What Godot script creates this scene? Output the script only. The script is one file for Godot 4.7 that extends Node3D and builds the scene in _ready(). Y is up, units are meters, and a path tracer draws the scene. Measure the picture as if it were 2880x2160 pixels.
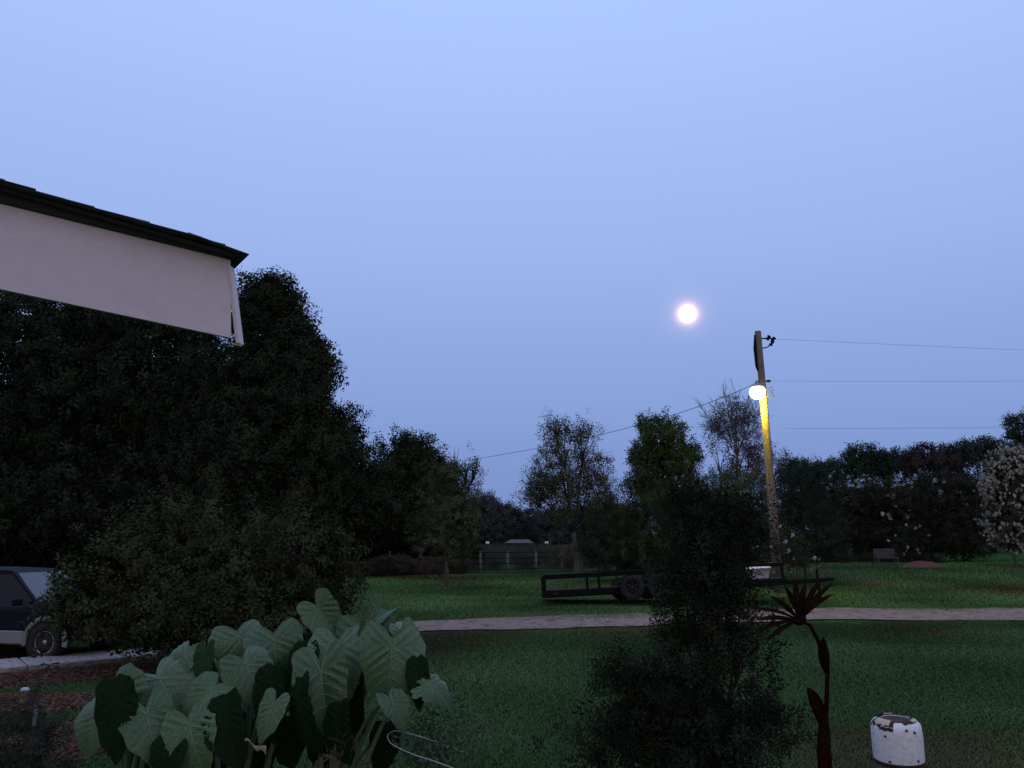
extends Node3D
# Dusk over a farmhouse garden. y up, metres, lawn at y = 0, the eye stands on a porch 2.3 m above it.

var used := {}
var rng := RandomNumberGenerator.new()
var nz := FastNoiseLite.new()
var M := {}
var SPRAY := {}

# ---------------------------------------------------------------- helpers
func numbered(called: String) -> String:
	if not used.has(called):
		used[called] = 0
		return called
	used[called] += 1
	return "%s_%03d" % [called, used[called]]

func tag(o: Node, label: String, category: String, group := "", kind := "") -> Node:
	o.set_meta("label", label)
	o.set_meta("category", category)
	if group: o.set_meta("group", group)
	if kind: o.set_meta("kind", kind)
	return o

func thing(called: String, label: String, category: String, at := Vector3.ZERO, turn := 0.0, group := "") -> Node3D:
	var o := Node3D.new()
	o.name = numbered(called)
	add_child(o, true)
	o.position = at
	o.rotation.y = turn
	tag(o, label, category, group)
	return o

func lin(r: float, g: float, b: float) -> Color:
	return Color(r, g, b).linear_to_srgb()

func mat(called: String, r: float, g: float, b: float, rough := 0.8, metal := 0.0) -> StandardMaterial3D:
	var m := StandardMaterial3D.new()
	m.resource_name = called
	m.albedo_color = lin(r, g, b)
	m.roughness = rough
	m.metallic = metal
	M[called] = m
	return m

func noise_tex(sd: int, freq: float, cols: Array, offs: Array, size := 512, octaves := 4) -> NoiseTexture2D:
	var n := FastNoiseLite.new()
	n.seed = sd
	n.frequency = freq
	n.fractal_octaves = octaves
	var g := Gradient.new()
	g.offsets = PackedFloat32Array(offs)
	var cc := PackedColorArray()
	for c in cols: cc.append(c)
	g.colors = cc
	var t := NoiseTexture2D.new()
	t.width = size
	t.height = size
	t.seamless = true
	t.noise = n
	t.color_ramp = g
	return t

func bump_tex(sd: int, freq: float, size := 512) -> NoiseTexture2D:
	return noise_tex(sd, freq, [Color.BLACK, Color.WHITE], [0.0, 1.0], size, 5)

func tri(m: StandardMaterial3D, scale: float) -> void:
	m.uv1_triplanar = true
	m.uv1_world_triplanar = true
	m.uv1_scale = Vector3.ONE * scale

func mb(smooth := false) -> SurfaceTool:
	var st := SurfaceTool.new()
	st.begin(Mesh.PRIMITIVE_TRIANGLES)
	st.set_smooth_group(1 if smooth else -1)
	return st

func quad(st: SurfaceTool, a: Vector3, b: Vector3, c: Vector3, d: Vector3) -> void:
	for p in [a, b, c, a, c, d]: st.add_vertex(p)

func obj(called: String, st: SurfaceTool, m: Material, parent: Node = null) -> MeshInstance3D:
	st.generate_normals()
	var o := MeshInstance3D.new()
	o.mesh = st.commit()
	o.material_override = m
	if parent == null:
		o.name = numbered(called)
		add_child(o, true)
	else:
		put(o, called, parent)
	return o

func put(o: Node3D, called: String, parent: Node) -> Node3D:
	var n := called
	var k := 0
	while parent.has_node(NodePath(n)):
		k += 1
		n = "%s_%03d" % [called, k]
	o.name = n
	parent.add_child(o, true)
	return o

# a box with chamfered edges, in a frame
func box(st: SurfaceTool, t: Transform3D, s: Vector3, bev := 0.0) -> void:
	var h := s * 0.5
	if bev <= 0.0:
		var p := []
		for i in 8:
			p.append(t * Vector3(h.x if i & 1 else -h.x, h.y if i & 2 else -h.y, h.z if i & 4 else -h.z))
		quad(st, p[0], p[2], p[3], p[1]); quad(st, p[5], p[7], p[6], p[4])
		quad(st, p[4], p[6], p[2], p[0]); quad(st, p[1], p[3], p[7], p[5])
		quad(st, p[2], p[6], p[7], p[3]); quad(st, p[4], p[0], p[1], p[5])
		return
	var b := minf(bev, minf(h.x, minf(h.y, h.z)) * 0.9)
	for ax in 3:
		var u := (ax + 1) % 3
		var w := (ax + 2) % 3
		for sg in [-1.0, 1.0]:
			var c := []
			for k in [[-1, -1], [1, -1], [1, 1], [-1, 1]]:
				var q := Vector3.ZERO
				q[ax] = sg * h[ax]
				q[u] = k[0] * (h[u] - b)
				q[w] = k[1] * (h[w] - b)
				c.append(t * q)
			if sg > 0: quad(st, c[3], c[2], c[1], c[0])
			else: quad(st, c[0], c[1], c[2], c[3])
		for su in [-1.0, 1.0]:
			for sw in [-1.0, 1.0]:
				var e := []
				for k in [[-1.0, 0], [1.0, 0], [1.0, 1], [-1.0, 1]]:
					var q := Vector3.ZERO
					q[ax] = k[0] * (h[ax] - b)
					q[u] = su * (h[u] if k[1] == 0 else h[u] - b)
					q[w] = sw * (h[w] - b if k[1] == 0 else h[w])
					e.append(t * q)
				if su * sw > 0: quad(st, e[0], e[1], e[2], e[3])
				else: quad(st, e[3], e[2], e[1], e[0])
	for sx in [-1.0, 1.0]:
		for sy in [-1.0, 1.0]:
			for sz in [-1.0, 1.0]:
				var a: Vector3 = t * Vector3(sx * h.x, sy * (h.y - b), sz * (h.z - b))
				var c: Vector3 = t * Vector3(sx * (h.x - b), sy * h.y, sz * (h.z - b))
				var d: Vector3 = t * Vector3(sx * (h.x - b), sy * (h.y - b), sz * h.z)
				var order: Array = [a, d, c] if sx * sy * sz > 0 else [a, c, d]
				for q in order: st.add_vertex(q)

func bx(c: Vector3, s: Vector3, bev := 0.0, turn := Vector3.ZERO) -> SurfaceTool:
	var st := mb()
	box(st, Transform3D(Basis.from_euler(turn), c), s, bev)
	return st

func frame_of(d: Vector3) -> Basis:
	var y := d.normalized()
	var x := y.cross(Vector3.FORWARD if absf(y.z) < 0.9 else Vector3.RIGHT).normalized()
	return Basis(x, y, x.cross(y))

func tube(st: SurfaceTool, pts: Array, rad: Array, sides := 7, caps := true) -> void:
	var rings := []
	for i in pts.size():
		var a: Vector3 = pts[maxi(i - 1, 0)]
		var c: Vector3 = pts[mini(i + 1, pts.size() - 1)]
		var f := frame_of(c - a)
		var r: float = rad[i] if i < rad.size() else rad[rad.size() - 1]
		var ring := []
		for k in sides:
			var an := TAU * k / sides
			ring.append(pts[i] + f.x * cos(an) * r + f.z * sin(an) * r)
		rings.append(ring)
	for i in pts.size() - 1:
		for k in sides:
			var n := (k + 1) % sides
			quad(st, rings[i][k], rings[i][n], rings[i + 1][n], rings[i + 1][k])
	if caps:
		for e in [0, pts.size() - 1]:
			for k in sides:
				var n := (k + 1) % sides
				for q in ([pts[e], rings[e][n], rings[e][k]] if e == 0 else [pts[e], rings[e][k], rings[e][n]]): st.add_vertex(q)

func bar(st: SurfaceTool, a: Vector3, b: Vector3, w: float, h: float) -> void:
	var z := (b - a).normalized()
	var x := Vector3.UP.cross(z).normalized() if absf(z.y) < 0.95 else Vector3.RIGHT
	box(st, Transform3D(Basis(x, z.cross(x), z), (a + b) * 0.5), Vector3(w, h, a.distance_to(b)), minf(w, h) * 0.12)

# a profile of [radius, height] turned round the y axis
func lathe(st: SurfaceTool, t: Transform3D, prof: Array, sides := 24) -> void:
	for i in prof.size() - 1:
		for k in sides:
			var a0 := TAU * k / sides
			var a1 := TAU * (k + 1) / sides
			var p := func(q, an): return t * Vector3(q[0] * cos(an), q[1], q[0] * sin(an))
			quad(st, p.call(prof[i], a0), p.call(prof[i], a1), p.call(prof[i + 1], a1), p.call(prof[i + 1], a0))

func bez(a: Vector3, b: Vector3, c: Vector3, n: int) -> Array:
	var r := []
	for i in n + 1:
		var t := float(i) / n
		r.append(a.lerp(b, t).lerp(b.lerp(c, t), t))
	return r

# mulch and bare soil: [x, z, long, short, turn]
const BEDS := [[-7.35, -13.55, 2.6, 0.75, 0.67], [-6.9, -11.3, 1.4, 0.75, 0.2], [-5.0, -9.3, 0.6, 1.0, 0.4], [-2.0, -6.25, 1.35, 0.6, 0.0]]

func bed_r(b: Array, x: float, z: float) -> float:
	var v := Vector2(x - b[0], z - b[1]).rotated(b[4])
	return Vector2(v.x / b[2], v.y / b[3]).length()

func ground(x: float, z: float) -> float:
	return 0.62 * smoothstep(28.0, 48.0, -z) * smoothstep(4.0, 16.0, x) + 0.05 * nz.get_noise_2d(x * 8.0, z * 8.0)

# ---------------------------------------------------------------- foliage
# a twig one unit long carrying folded leaves
func make_spray(leaves: int, length: float, width: float, spread: float, sd: int) -> ArrayMesh:
	var r := RandomNumberGenerator.new()
	r.seed = sd
	var st := mb()
	for i in leaves:
		var t := (i + 0.5) / leaves
		var an := i * 2.4 + r.randf_range(-0.5, 0.5)
		var out_dir := Vector3(cos(an), 0, sin(an))
		var base := Vector3(0, t * 0.8, 0) + out_dir * spread * 0.25 * r.randf()
		var dir := (out_dir * spread + Vector3(0, r.randf_range(-0.15, 0.7), 0)).normalized()
		var l := length * r.randf_range(0.7, 1.25)
		var side := dir.cross(Vector3.UP + Vector3(r.randf_range(-0.6, 0.6), 0, r.randf_range(-0.6, 0.6))).normalized()
		var up := side.cross(dir)
		var mid := base + dir * l * 0.45
		var tip := base + dir * l - up * l * 0.12
		var w := width * l * 0.5
		var a := mid + side * w + up * w * 0.35
		var b := mid - side * w + up * w * 0.35
		for p in [base, a, tip, base, tip, b]: st.add_vertex(p)
	st.generate_normals()
	return st.commit()

func scatter(called: String, parent: Node, mesh: Mesh, m: Material, xf: Array, cols: Array) -> MultiMeshInstance3D:
	var mm := MultiMesh.new()
	mm.transform_format = MultiMesh.TRANSFORM_3D
	mm.use_colors = true
	mm.mesh = mesh
	mm.instance_count = xf.size()
	for i in xf.size():
		mm.set_instance_transform(i, xf[i])
		mm.set_instance_color(i, cols[i])
	var o := MultiMeshInstance3D.new()
	o.multimesh = mm
	o.material_override = m
	o.set_meta("kind", "stuff")
	put(o, called, parent)
	return o

func rand_dir() -> Vector3:
	var y := rng.randf_range(-1, 1)
	var a := rng.randf() * TAU
	var s := sqrt(1 - y * y)
	return Vector3(cos(a) * s, y, sin(a) * s)

# leaf sprays through the volume of some lobes [centre, radii]; local to the plant's base
func crown_spots(lobes: Array, size: float, fill: float, gap: float, rough: float, tint: Color, vary: float, floor_y := 0.05) -> Array:
	var xf := []
	var cols := []
	var off := rng.randf() * 500.0
	for L in lobes:
		var c: Vector3 = L[0]
		var R: Vector3 = (L[1] - Vector3.ONE * size * 0.3).max(L[1] * 0.5)
		var area := 4.19 * (R.x * R.y + R.y * R.z + R.x * R.z)
		var n := int(1.5 * fill * area / (size * size))
		for i in n:
			var d := rand_dir()
			var q := d * 2.6 + c * 0.31 + Vector3.ONE * off
			var bump := nz.get_noise_3d(q.x * 28, q.y * 28, q.z * 28) * rough + nz.get_noise_3d(q.x * 80, q.y * 80, q.z * 80) * rough * 0.7
			var k := (1.0 - 0.62 * pow(rng.randf(), 1.7)) * (1.0 + bump)
			var p := c + d * R * k
			if p.y < floor_y: continue
			var g := nz.get_noise_3d(p.x * 34 / size * 0.4 + off, p.y * 34 / size * 0.4, p.z * 34 / size * 0.4)
			if g > gap: continue
			var dir := (d + Vector3(0, 0.35, 0) + rand_dir() * 0.8).normalized()
			var s := size * rng.randf_range(0.65, 1.3)
			xf.append(Transform3D(frame_of(dir).rotated(dir, rng.randf() * TAU).scaled(Vector3.ONE * s), p))
			var v := 1.0 + vary * rng.randf_range(-1, 1) + 0.9 * vary * nz.get_noise_3d(p.x * 22 + off, p.y * 22, p.z * 22)
			cols.append(Color(tint.r * v * rng.randf_range(0.85, 1.15), tint.g * v, tint.b * v * rng.randf_range(0.85, 1.15)))
	return [xf, cols]

func limbs(st: SurfaceTool, base: Vector3, fork: Vector3, r: float, lobes: Array, twigs := 3) -> void:
	var mid := base.lerp(fork, 0.5) + Vector3(rng.randf_range(-1, 1), 0, rng.randf_range(-1, 1)) * r * 0.6
	tube(st, [base - Vector3(0, 0.1, 0), base + Vector3(0, r * 1.2, 0), mid, fork], [r * 1.5, r * 1.05, r * 0.9, r * 0.75], 8)
	for L in lobes:
		var c: Vector3 = L[0]
		var R: Vector3 = L[1]
		var via := fork.lerp(c, 0.5) + Vector3(0, -0.12 * fork.distance_to(c), 0)
		tube(st, bez(fork, via, c + Vector3(0, R.y * 0.3, 0), 5), [r * 0.6, r * 0.5, r * 0.4, r * 0.3, r * 0.2, r * 0.1], 6)
		for k in twigs:
			var d := rand_dir()
			d.y = absf(d.y)
			tube(st, bez(via.lerp(c, 0.6), c + d * R * 0.4, c + d * R * 0.9, 3), [r * 0.25, r * 0.17, r * 0.1, r * 0.04], 5)

# a tree: lobes are given in the world, the fork as a height
func tree(called: String, label: String, category: String, base: Vector3, r: float, fork: float, lobes: Array, o: Dictionary) -> Node3D:
	var group: String = o.get("group", "")
	var t := thing(called, label, category, base, 0.0, group)
	var loc := []
	for L in lobes: loc.append([L[0] - base, L[1]])
	if r > 0.0:
		var st := mb(true)
		var lean: Vector3 = loc[0][0]
		limbs(st, Vector3.ZERO, Vector3(lean.x * 0.25, fork, lean.z * 0.25), r, loc, o.get("twigs", 3))
		obj("trunk" if r > 0.05 else "stem", st, M[o.get("bark", "bark")], t)
	var s := crown_spots(loc, o.get("size", 0.55), o.get("fill", 5.0), o.get("gap", 0.3), o.get("rough", 0.5), o.get("tint", Color(0.03, 0.045, 0.02)), o.get("vary", 0.3), o.get("floor", 0.05))
	scatter("crown" if category == "tree" else "foliage", t, SPRAY[o.get("spray", "broad")], M[o.get("leaf", "leaf")], s[0], s[1])
	return t

# loose outlying sprays round the lobes
func wisps(t: Node3D, lobes: Array, grow: float, o: Dictionary) -> void:
	var loc := []
	for L in lobes: loc.append([L[0] - t.position, L[1] * grow])
	var s := crown_spots(loc, o.size, o.fill, 0.12, 1.1, o.tint, 0.4, 0.05)
	scatter("foliage", t, SPRAY[o.spray], M["leaf"], s[0], s[1])

# flower heads set on the outside of some lobes
func blossoms(t: Node3D, lobes: Array, n: int, size: float, tint: Color, spread := 1.05) -> void:
	var xf := []
	var cols := []
	for i in n:
		var L: Array = lobes[i % lobes.size()]
		var d := rand_dir()
		var lump := 1.0 + 0.45 * nz.get_noise_3d(d.x * 90 + L[0].x * 50, d.y * 90 + L[0].y * 50, d.z * 90)
		if nz.get_noise_3d(d.x * 150, d.y * 150 + L[0].y * 70, d.z * 150) < -0.12: continue
		var p: Vector3 = L[0] - t.position + d * L[1] * spread * lump * rng.randf_range(0.85, 1.1)
		if p.y < 0.2: continue
		var dir := (d + Vector3(0, 0.5, 0) + rand_dir() * 0.5).normalized()
		xf.append(Transform3D(frame_of(dir).scaled(Vector3.ONE * size * rng.randf_range(0.6, 1.3)), p))
		var v := rng.randf_range(0.7, 1.15)
		cols.append(Color(tint.r * v, tint.g * v, tint.b * v))
	scatter("blossom", t, SPRAY["bloom"], M["leaf"], xf, cols)

# ---------------------------------------------------------------- materials
func make_materials() -> void:
	var leaf := mat("leaf", 1, 1, 1, 0.7)
	leaf.vertex_color_use_as_albedo = true
	leaf.metallic_specular = 0.1
	leaf.roughness = 0.95
	var bark := mat("bark", 0.06, 0.05, 0.04, 0.95)
	bark.heightmap_enabled = true
	bark.heightmap_texture = bump_tex(5, 0.03)
	bark.heightmap_scale = 3.0
	tri(bark, 1.5)
	mat("pale_bark", 0.13, 0.12, 0.12, 0.9)
	mat("dark_metal", 0.007, 0.008, 0.006, 0.8).metallic_specular = 0.2
	mat("black_rubber", 0.009, 0.009, 0.009, 0.85)
	mat("galvanised", 0.25, 0.26, 0.28, 0.5, 0.5)
	mat("wire", 0.02, 0.02, 0.022, 0.7)
	mat("silver", 0.3, 0.3, 0.31, 0.35, 0.8)
	var paint := mat("navy_paint", 0.004, 0.005, 0.012, 0.5)
	paint.metallic_specular = 0.25
	mat("cladding", 0.2, 0.19, 0.2, 0.5)
	mat("car_glass", 0.01, 0.012, 0.016, 0.05).metallic_specular = 0.7
	mat("dark_glass", 0.006, 0.007, 0.01, 0.08).metallic_specular = 0.3
	mat("lamp_lens", 0.5, 0.5, 0.5, 0.2)
	mat("red_lens", 0.05, 0.004, 0.004, 0.2)
	mat("deck_wood", 0.02, 0.018, 0.014, 0.9)
	mat("weathered_wood", 0.16, 0.145, 0.13, 0.9)
	mat("dim_wood", 0.085, 0.08, 0.075, 0.95)
	mat("white_plastic", 0.7, 0.7, 0.72, 0.5)
	var white := mat("white_board", 0.66, 0.55, 0.56, 0.75)
	white.albedo_texture = noise_tex(61, 0.008, [Color(0.97, 0.97, 0.97), Color(1, 1, 1), Color(0.985, 0.98, 0.975)], [0.25, 0.5, 0.8])
	tri(white, 1.0)
	white.heightmap_enabled = true
	white.heightmap_texture = bump_tex(62, 0.05)
	white.heightmap_scale = 0.15
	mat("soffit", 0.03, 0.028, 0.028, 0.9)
	var sh := mat("shingle", 0.06, 0.06, 0.085, 0.95)
	sh.albedo_texture = noise_tex(63, 0.09, [Color(0.55, 0.55, 0.55), Color(1, 1, 1)], [0.3, 0.7])
	tri(sh, 3.0)
	var rust := mat("rust", 0.026, 0.0125, 0.009, 0.95)
	rust.metallic_specular = 0.1
	rust.albedo_texture = noise_tex(64, 0.03, [Color(0.45, 0.4, 0.4), Color(0.8, 0.7, 0.65), Color(1, 0.9, 0.8)], [0.3, 0.5, 0.75])
	tri(rust, 4.0)
	mat("dark_rust", 0.035, 0.014, 0.009, 0.95)
	var enamel := mat("enamel", 0.76, 0.74, 0.76, 0.5)
	enamel.albedo_texture = noise_tex(65, 0.02, [Color(0.86, 0.84, 0.82), Color(0.96, 0.96, 0.96), Color(1, 1, 1)], [0.2, 0.4, 0.7])
	tri(enamel, 3.0)
	mat("peeled_paint", 0.5, 0.4, 0.27, 0.8)
	var pole := mat("pole_wood", 0.2, 0.165, 0.13, 0.9)
	pole.albedo_texture = noise_tex(66, 0.03, [Color(0.5, 0.48, 0.46), Color(0.9, 0.88, 0.86), Color(1, 1, 1)], [0.2, 0.5, 0.8])
	pole.uv1_triplanar = true
	pole.uv1_scale = Vector3(3, 0.35, 3)
	var con := mat("concrete", 0.40, 0.36, 0.36, 0.9)
	con.albedo_texture = noise_tex(67, 0.02, [Color(0.75, 0.75, 0.75), Color(1, 1, 1)], [0.3, 0.7])
	tri(con, 0.8)
	var gravel := mat("gravel", 0.36, 0.30, 0.245, 0.95)
	gravel.albedo_texture = noise_tex(68, 0.012, [Color(0.62, 0.52, 0.5), Color(0.95, 0.92, 0.93), Color(1, 0.86, 0.86), Color(0.8, 0.8, 0.84)], [0.2, 0.42, 0.6, 0.8])
	tri(gravel, 0.28)
	gravel.detail_enabled = true
	gravel.detail_blend_mode = BaseMaterial3D.BLEND_MODE_MUL
	gravel.detail_albedo = noise_tex(69, 0.14, [Color(0.5, 0.5, 0.5), Color(1, 1, 1)], [0.25, 0.6])
	gravel.heightmap_enabled = true
	gravel.heightmap_texture = bump_tex(70, 0.2)
	gravel.heightmap_scale = 2.0
	var turf := mat("turf", 0.056, 0.1, 0.035, 0.95)
	turf.albedo_texture = noise_tex(71, 0.016, [Color(0.84, 0.72, 0.72), Color(0.68, 0.82, 0.72), Color(0.85, 1, 0.85), Color(0.72, 0.86, 0.8)], [0.22, 0.4, 0.6, 0.8], 1024, 5)
	tri(turf, 0.075)
	turf.heightmap_enabled = true
	turf.heightmap_texture = bump_tex(72, 0.25)
	turf.heightmap_scale = 0.7
	turf.metallic_specular = 0.05
	var past := mat("pasture", 0.05, 0.06, 0.036, 0.95)
	past.albedo_texture = M["turf"].albedo_texture
	tri(past, 0.04)
	past.metallic_specular = 0.05
	var mulch := mat("mulch", 0.075, 0.04, 0.028, 0.95)
	mulch.albedo_texture = noise_tex(73, 0.07, [Color(0.4, 0.35, 0.35), Color(1, 1, 1)], [0.3, 0.65])
	tri(mulch, 0.7)
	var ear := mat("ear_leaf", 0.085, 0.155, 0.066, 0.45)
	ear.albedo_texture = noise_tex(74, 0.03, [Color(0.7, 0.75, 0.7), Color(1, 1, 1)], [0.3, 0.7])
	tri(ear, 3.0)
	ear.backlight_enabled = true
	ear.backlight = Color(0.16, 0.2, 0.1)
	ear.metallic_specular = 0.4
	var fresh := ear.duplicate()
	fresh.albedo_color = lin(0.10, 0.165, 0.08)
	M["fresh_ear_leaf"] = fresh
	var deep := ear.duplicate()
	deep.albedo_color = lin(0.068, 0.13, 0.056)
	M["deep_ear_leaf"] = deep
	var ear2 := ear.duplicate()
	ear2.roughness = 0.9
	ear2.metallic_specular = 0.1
	ear2.albedo_color = lin(0.013, 0.028, 0.011)  # near-black copy: shade of hanging undersides put into the leaf colour
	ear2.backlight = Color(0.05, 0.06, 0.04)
	M["shaded_ear_leaf"] = ear2
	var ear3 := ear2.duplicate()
	ear3.albedo_color = lin(0.035, 0.068, 0.03)  # weaker copy of the same painted leaf shade
	M["half_shaded_ear_leaf"] = ear3
	mat("ear_vein", 0.15, 0.205, 0.11, 0.55)
	mat("ear_stalk", 0.10, 0.13, 0.075, 0.55)
	mat("dry_leaf", 0.22, 0.2, 0.15, 0.8)
	mat("pale_hose", 0.3, 0.33, 0.33, 0.6)
	mat("stone", 0.4, 0.4, 0.4, 0.9)
	var moon := mat("moonlit", 0.6, 0.55, 0.55, 1.0)
	moon.emission_enabled = true
	moon.emission = Color(1.0, 0.86, 0.86)
	moon.emission_energy_multiplier = 2.2
	var bowl := mat("glowing_lens", 0.9, 0.9, 0.85, 0.4)
	bowl.emission_enabled = true
	bowl.emission = Color(1.0, 0.95, 0.82)
	bowl.emission_energy_multiplier = 6.0
	SPRAY["broad"] = make_spray(20, 0.24, 0.55, 0.9, 1)
	SPRAY["round"] = make_spray(18, 0.27, 0.62, 0.9, 2)
	SPRAY["fine"] = make_spray(26, 0.22, 0.28, 0.8, 3)
	SPRAY["needle"] = make_spray(16, 0.55, 0.12, 0.8, 4)
	SPRAY["bloom"] = make_spray(14, 0.4, 0.9, 0.6, 5)
	SPRAY["loose"] = make_spray(10, 0.24, 0.5, 0.9, 6)
	SPRAY["dead"] = make_spray(2, 0.7, 0.5, 0.9, 8)
	SPRAY["twig"] = make_spray(12, 0.8, 0.02, 0.6, 7)

# ---------------------------------------------------------------- setting
func strip(called: String, left: Array, right: Array, lift: float, m: Material) -> MeshInstance3D:
	var st := mb(true)
	var n := 60
	var rows := []
	for i in n + 1:
		var t := float(i) / n * (left.size() - 1)
		var k := mini(int(t), left.size() - 2)
		var a: Vector3 = left[k].lerp(left[k + 1], t - k)
		var b: Vector3 = right[k].lerp(right[k + 1], t - k)
		var row := []
		for j in 5:
			var p := a.lerp(b, j / 4.0)
			if j == 0 or j == 4:
				p.z += 0.28 * nz.get_noise_2d(p.x * 40, j * 77) + 0.12 * nz.get_noise_2d(p.x * 190, j * 31)
			p.y = ground(p.x, p.z) + lift
			row.append(p)
		rows.append(row)
	for i in n:
		for j in 4: quad(st, rows[i][j], rows[i][j + 1], rows[i + 1][j + 1], rows[i + 1][j])
	var o := obj(called, st, m)
	o.set_meta("kind", "structure")
	return o

func make_setting() -> void:
	# one sheet of ground to the horizon: fine near by, coarse far off
	var xs := []
	var v := -30.0
	while v <= 42.0:
		xs.append(v); v += 1.2
	xs = [-2500.0, -900.0, -300.0, -120.0, -60.0, -42.0] + xs + [60.0, 120.0, 300.0, 900.0, 2500.0]
	var zs := []
	v = 6.0
	while v >= -72.0:
		zs.append(v); v -= 1.2
	zs = [900.0, 200.0, 60.0, 20.0] + zs + [-90.0, -120.0, -180.0, -300.0, -700.0, -2500.0]
	var st := mb(true)
	for i in xs.size() - 1:
		for j in zs.size() - 1:
			var p := []
			for k in [[0, 0], [0, 1], [1, 1], [1, 0]]:
				var x: float = xs[i + k[0]]
				var z: float = zs[j + k[1]]
				p.append(Vector3(x, ground(x, z), z))
			quad(st, p[0], p[1], p[2], p[3])
	obj("ground", st, M["turf"]).set_meta("kind", "structure")
	strip("gravel_driveway", [Vector3(-16, 0, -18.9), Vector3(-2.26, 0, -21.65), Vector3(3.26, 0, -23.84), Vector3(9.85, 0, -25.26), Vector3(15.89, 0, -25.56), Vector3(34, 0, -29)], [Vector3(-16, 0, -16.6), Vector3(-2.03, 0, -19.48), Vector3(2.81, 0, -20.61), Vector3(8.6, 0, -22.1), Vector3(13.63, 0, -21.99), Vector3(30, 0, -23.5)], 0.035, M["gravel"])
	strip("gravel_patch", [Vector3(12.36, 0.32, -48), Vector3(16.17, 0.38, -48), Vector3(17.85, 0.46, -46)], [Vector3(10.28, 0.21, -40), Vector3(13.45, 0.25, -40), Vector3(14.47, 0.21, -40)], 0.05, M["gravel"])
	# concrete walk past the big shrub
	var walk := Node3D.new()
	walk.name = numbered("concrete_walk")
	add_child(walk, true)
	walk.set_meta("kind", "structure")
	var a := Vector3(-14.5, 0.02, -9.95)
	var b := Vector3(-5.6, 0.02, -17.0)
	for k in 6:
		var p := a.lerp(b, k / 6.0)
		var q := a.lerp(b, (k + 0.985) / 6.0)
		var s2 := mb()
		bar(s2, p, q, 1.12, 0.14)
		obj("slab", s2, M["concrete"], walk)
	# mulch and bare soil in the left corner
	for q in BEDS:
		var ms := mb(true)
		var g := []
		for i in 11:
			var ring := []
			for k in 36:
				var an := TAU * k / 36.0
				var r := i / 10.0
				var wob := 1.0 + 0.16 * nz.get_noise_2d(cos(an) * 90 + q[0] * 70, sin(an) * 90)
				var o2 := Vector2(cos(an) * q[2] * r * wob, sin(an) * q[3] * r * wob).rotated(-q[4])
				var p := Vector3(q[0] + o2.x, 0, q[1] + o2.y)
				p.y = ground(p.x, p.z) + 0.07 * (1 - r * r) + 0.02 - 0.06 * maxf(0, r - 0.9) * 10
				ring.append(p)
			g.append(ring)
		for i in 10:
			for k in 36:
				quad(ms, g[i][k], g[i][(k + 1) % 36], g[i + 1][(k + 1) % 36], g[i + 1][k])
		obj("mulch_bed", ms, M["mulch"]).set_meta("kind", "structure")
	# rougher pasture beyond the fence
	var ps := mb(true)
	for i in 12:
		for j in 14:
			var p := []
			for k in [[0, 0], [0, 1], [1, 1], [1, 0]]:
				var x: float = -24.0 + (i + k[0]) * 4.0
				var z: float = -46.0 - (j + k[1]) * 10.0 + 0.3 * minf(x + 8, 10.0) * -1.0
				p.append(Vector3(x, ground(x, z) + 0.03, z))
			quad(ps, p[0], p[1], p[2], p[3])
	obj("pasture", ps, M["pasture"]).set_meta("kind", "structure")

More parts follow.
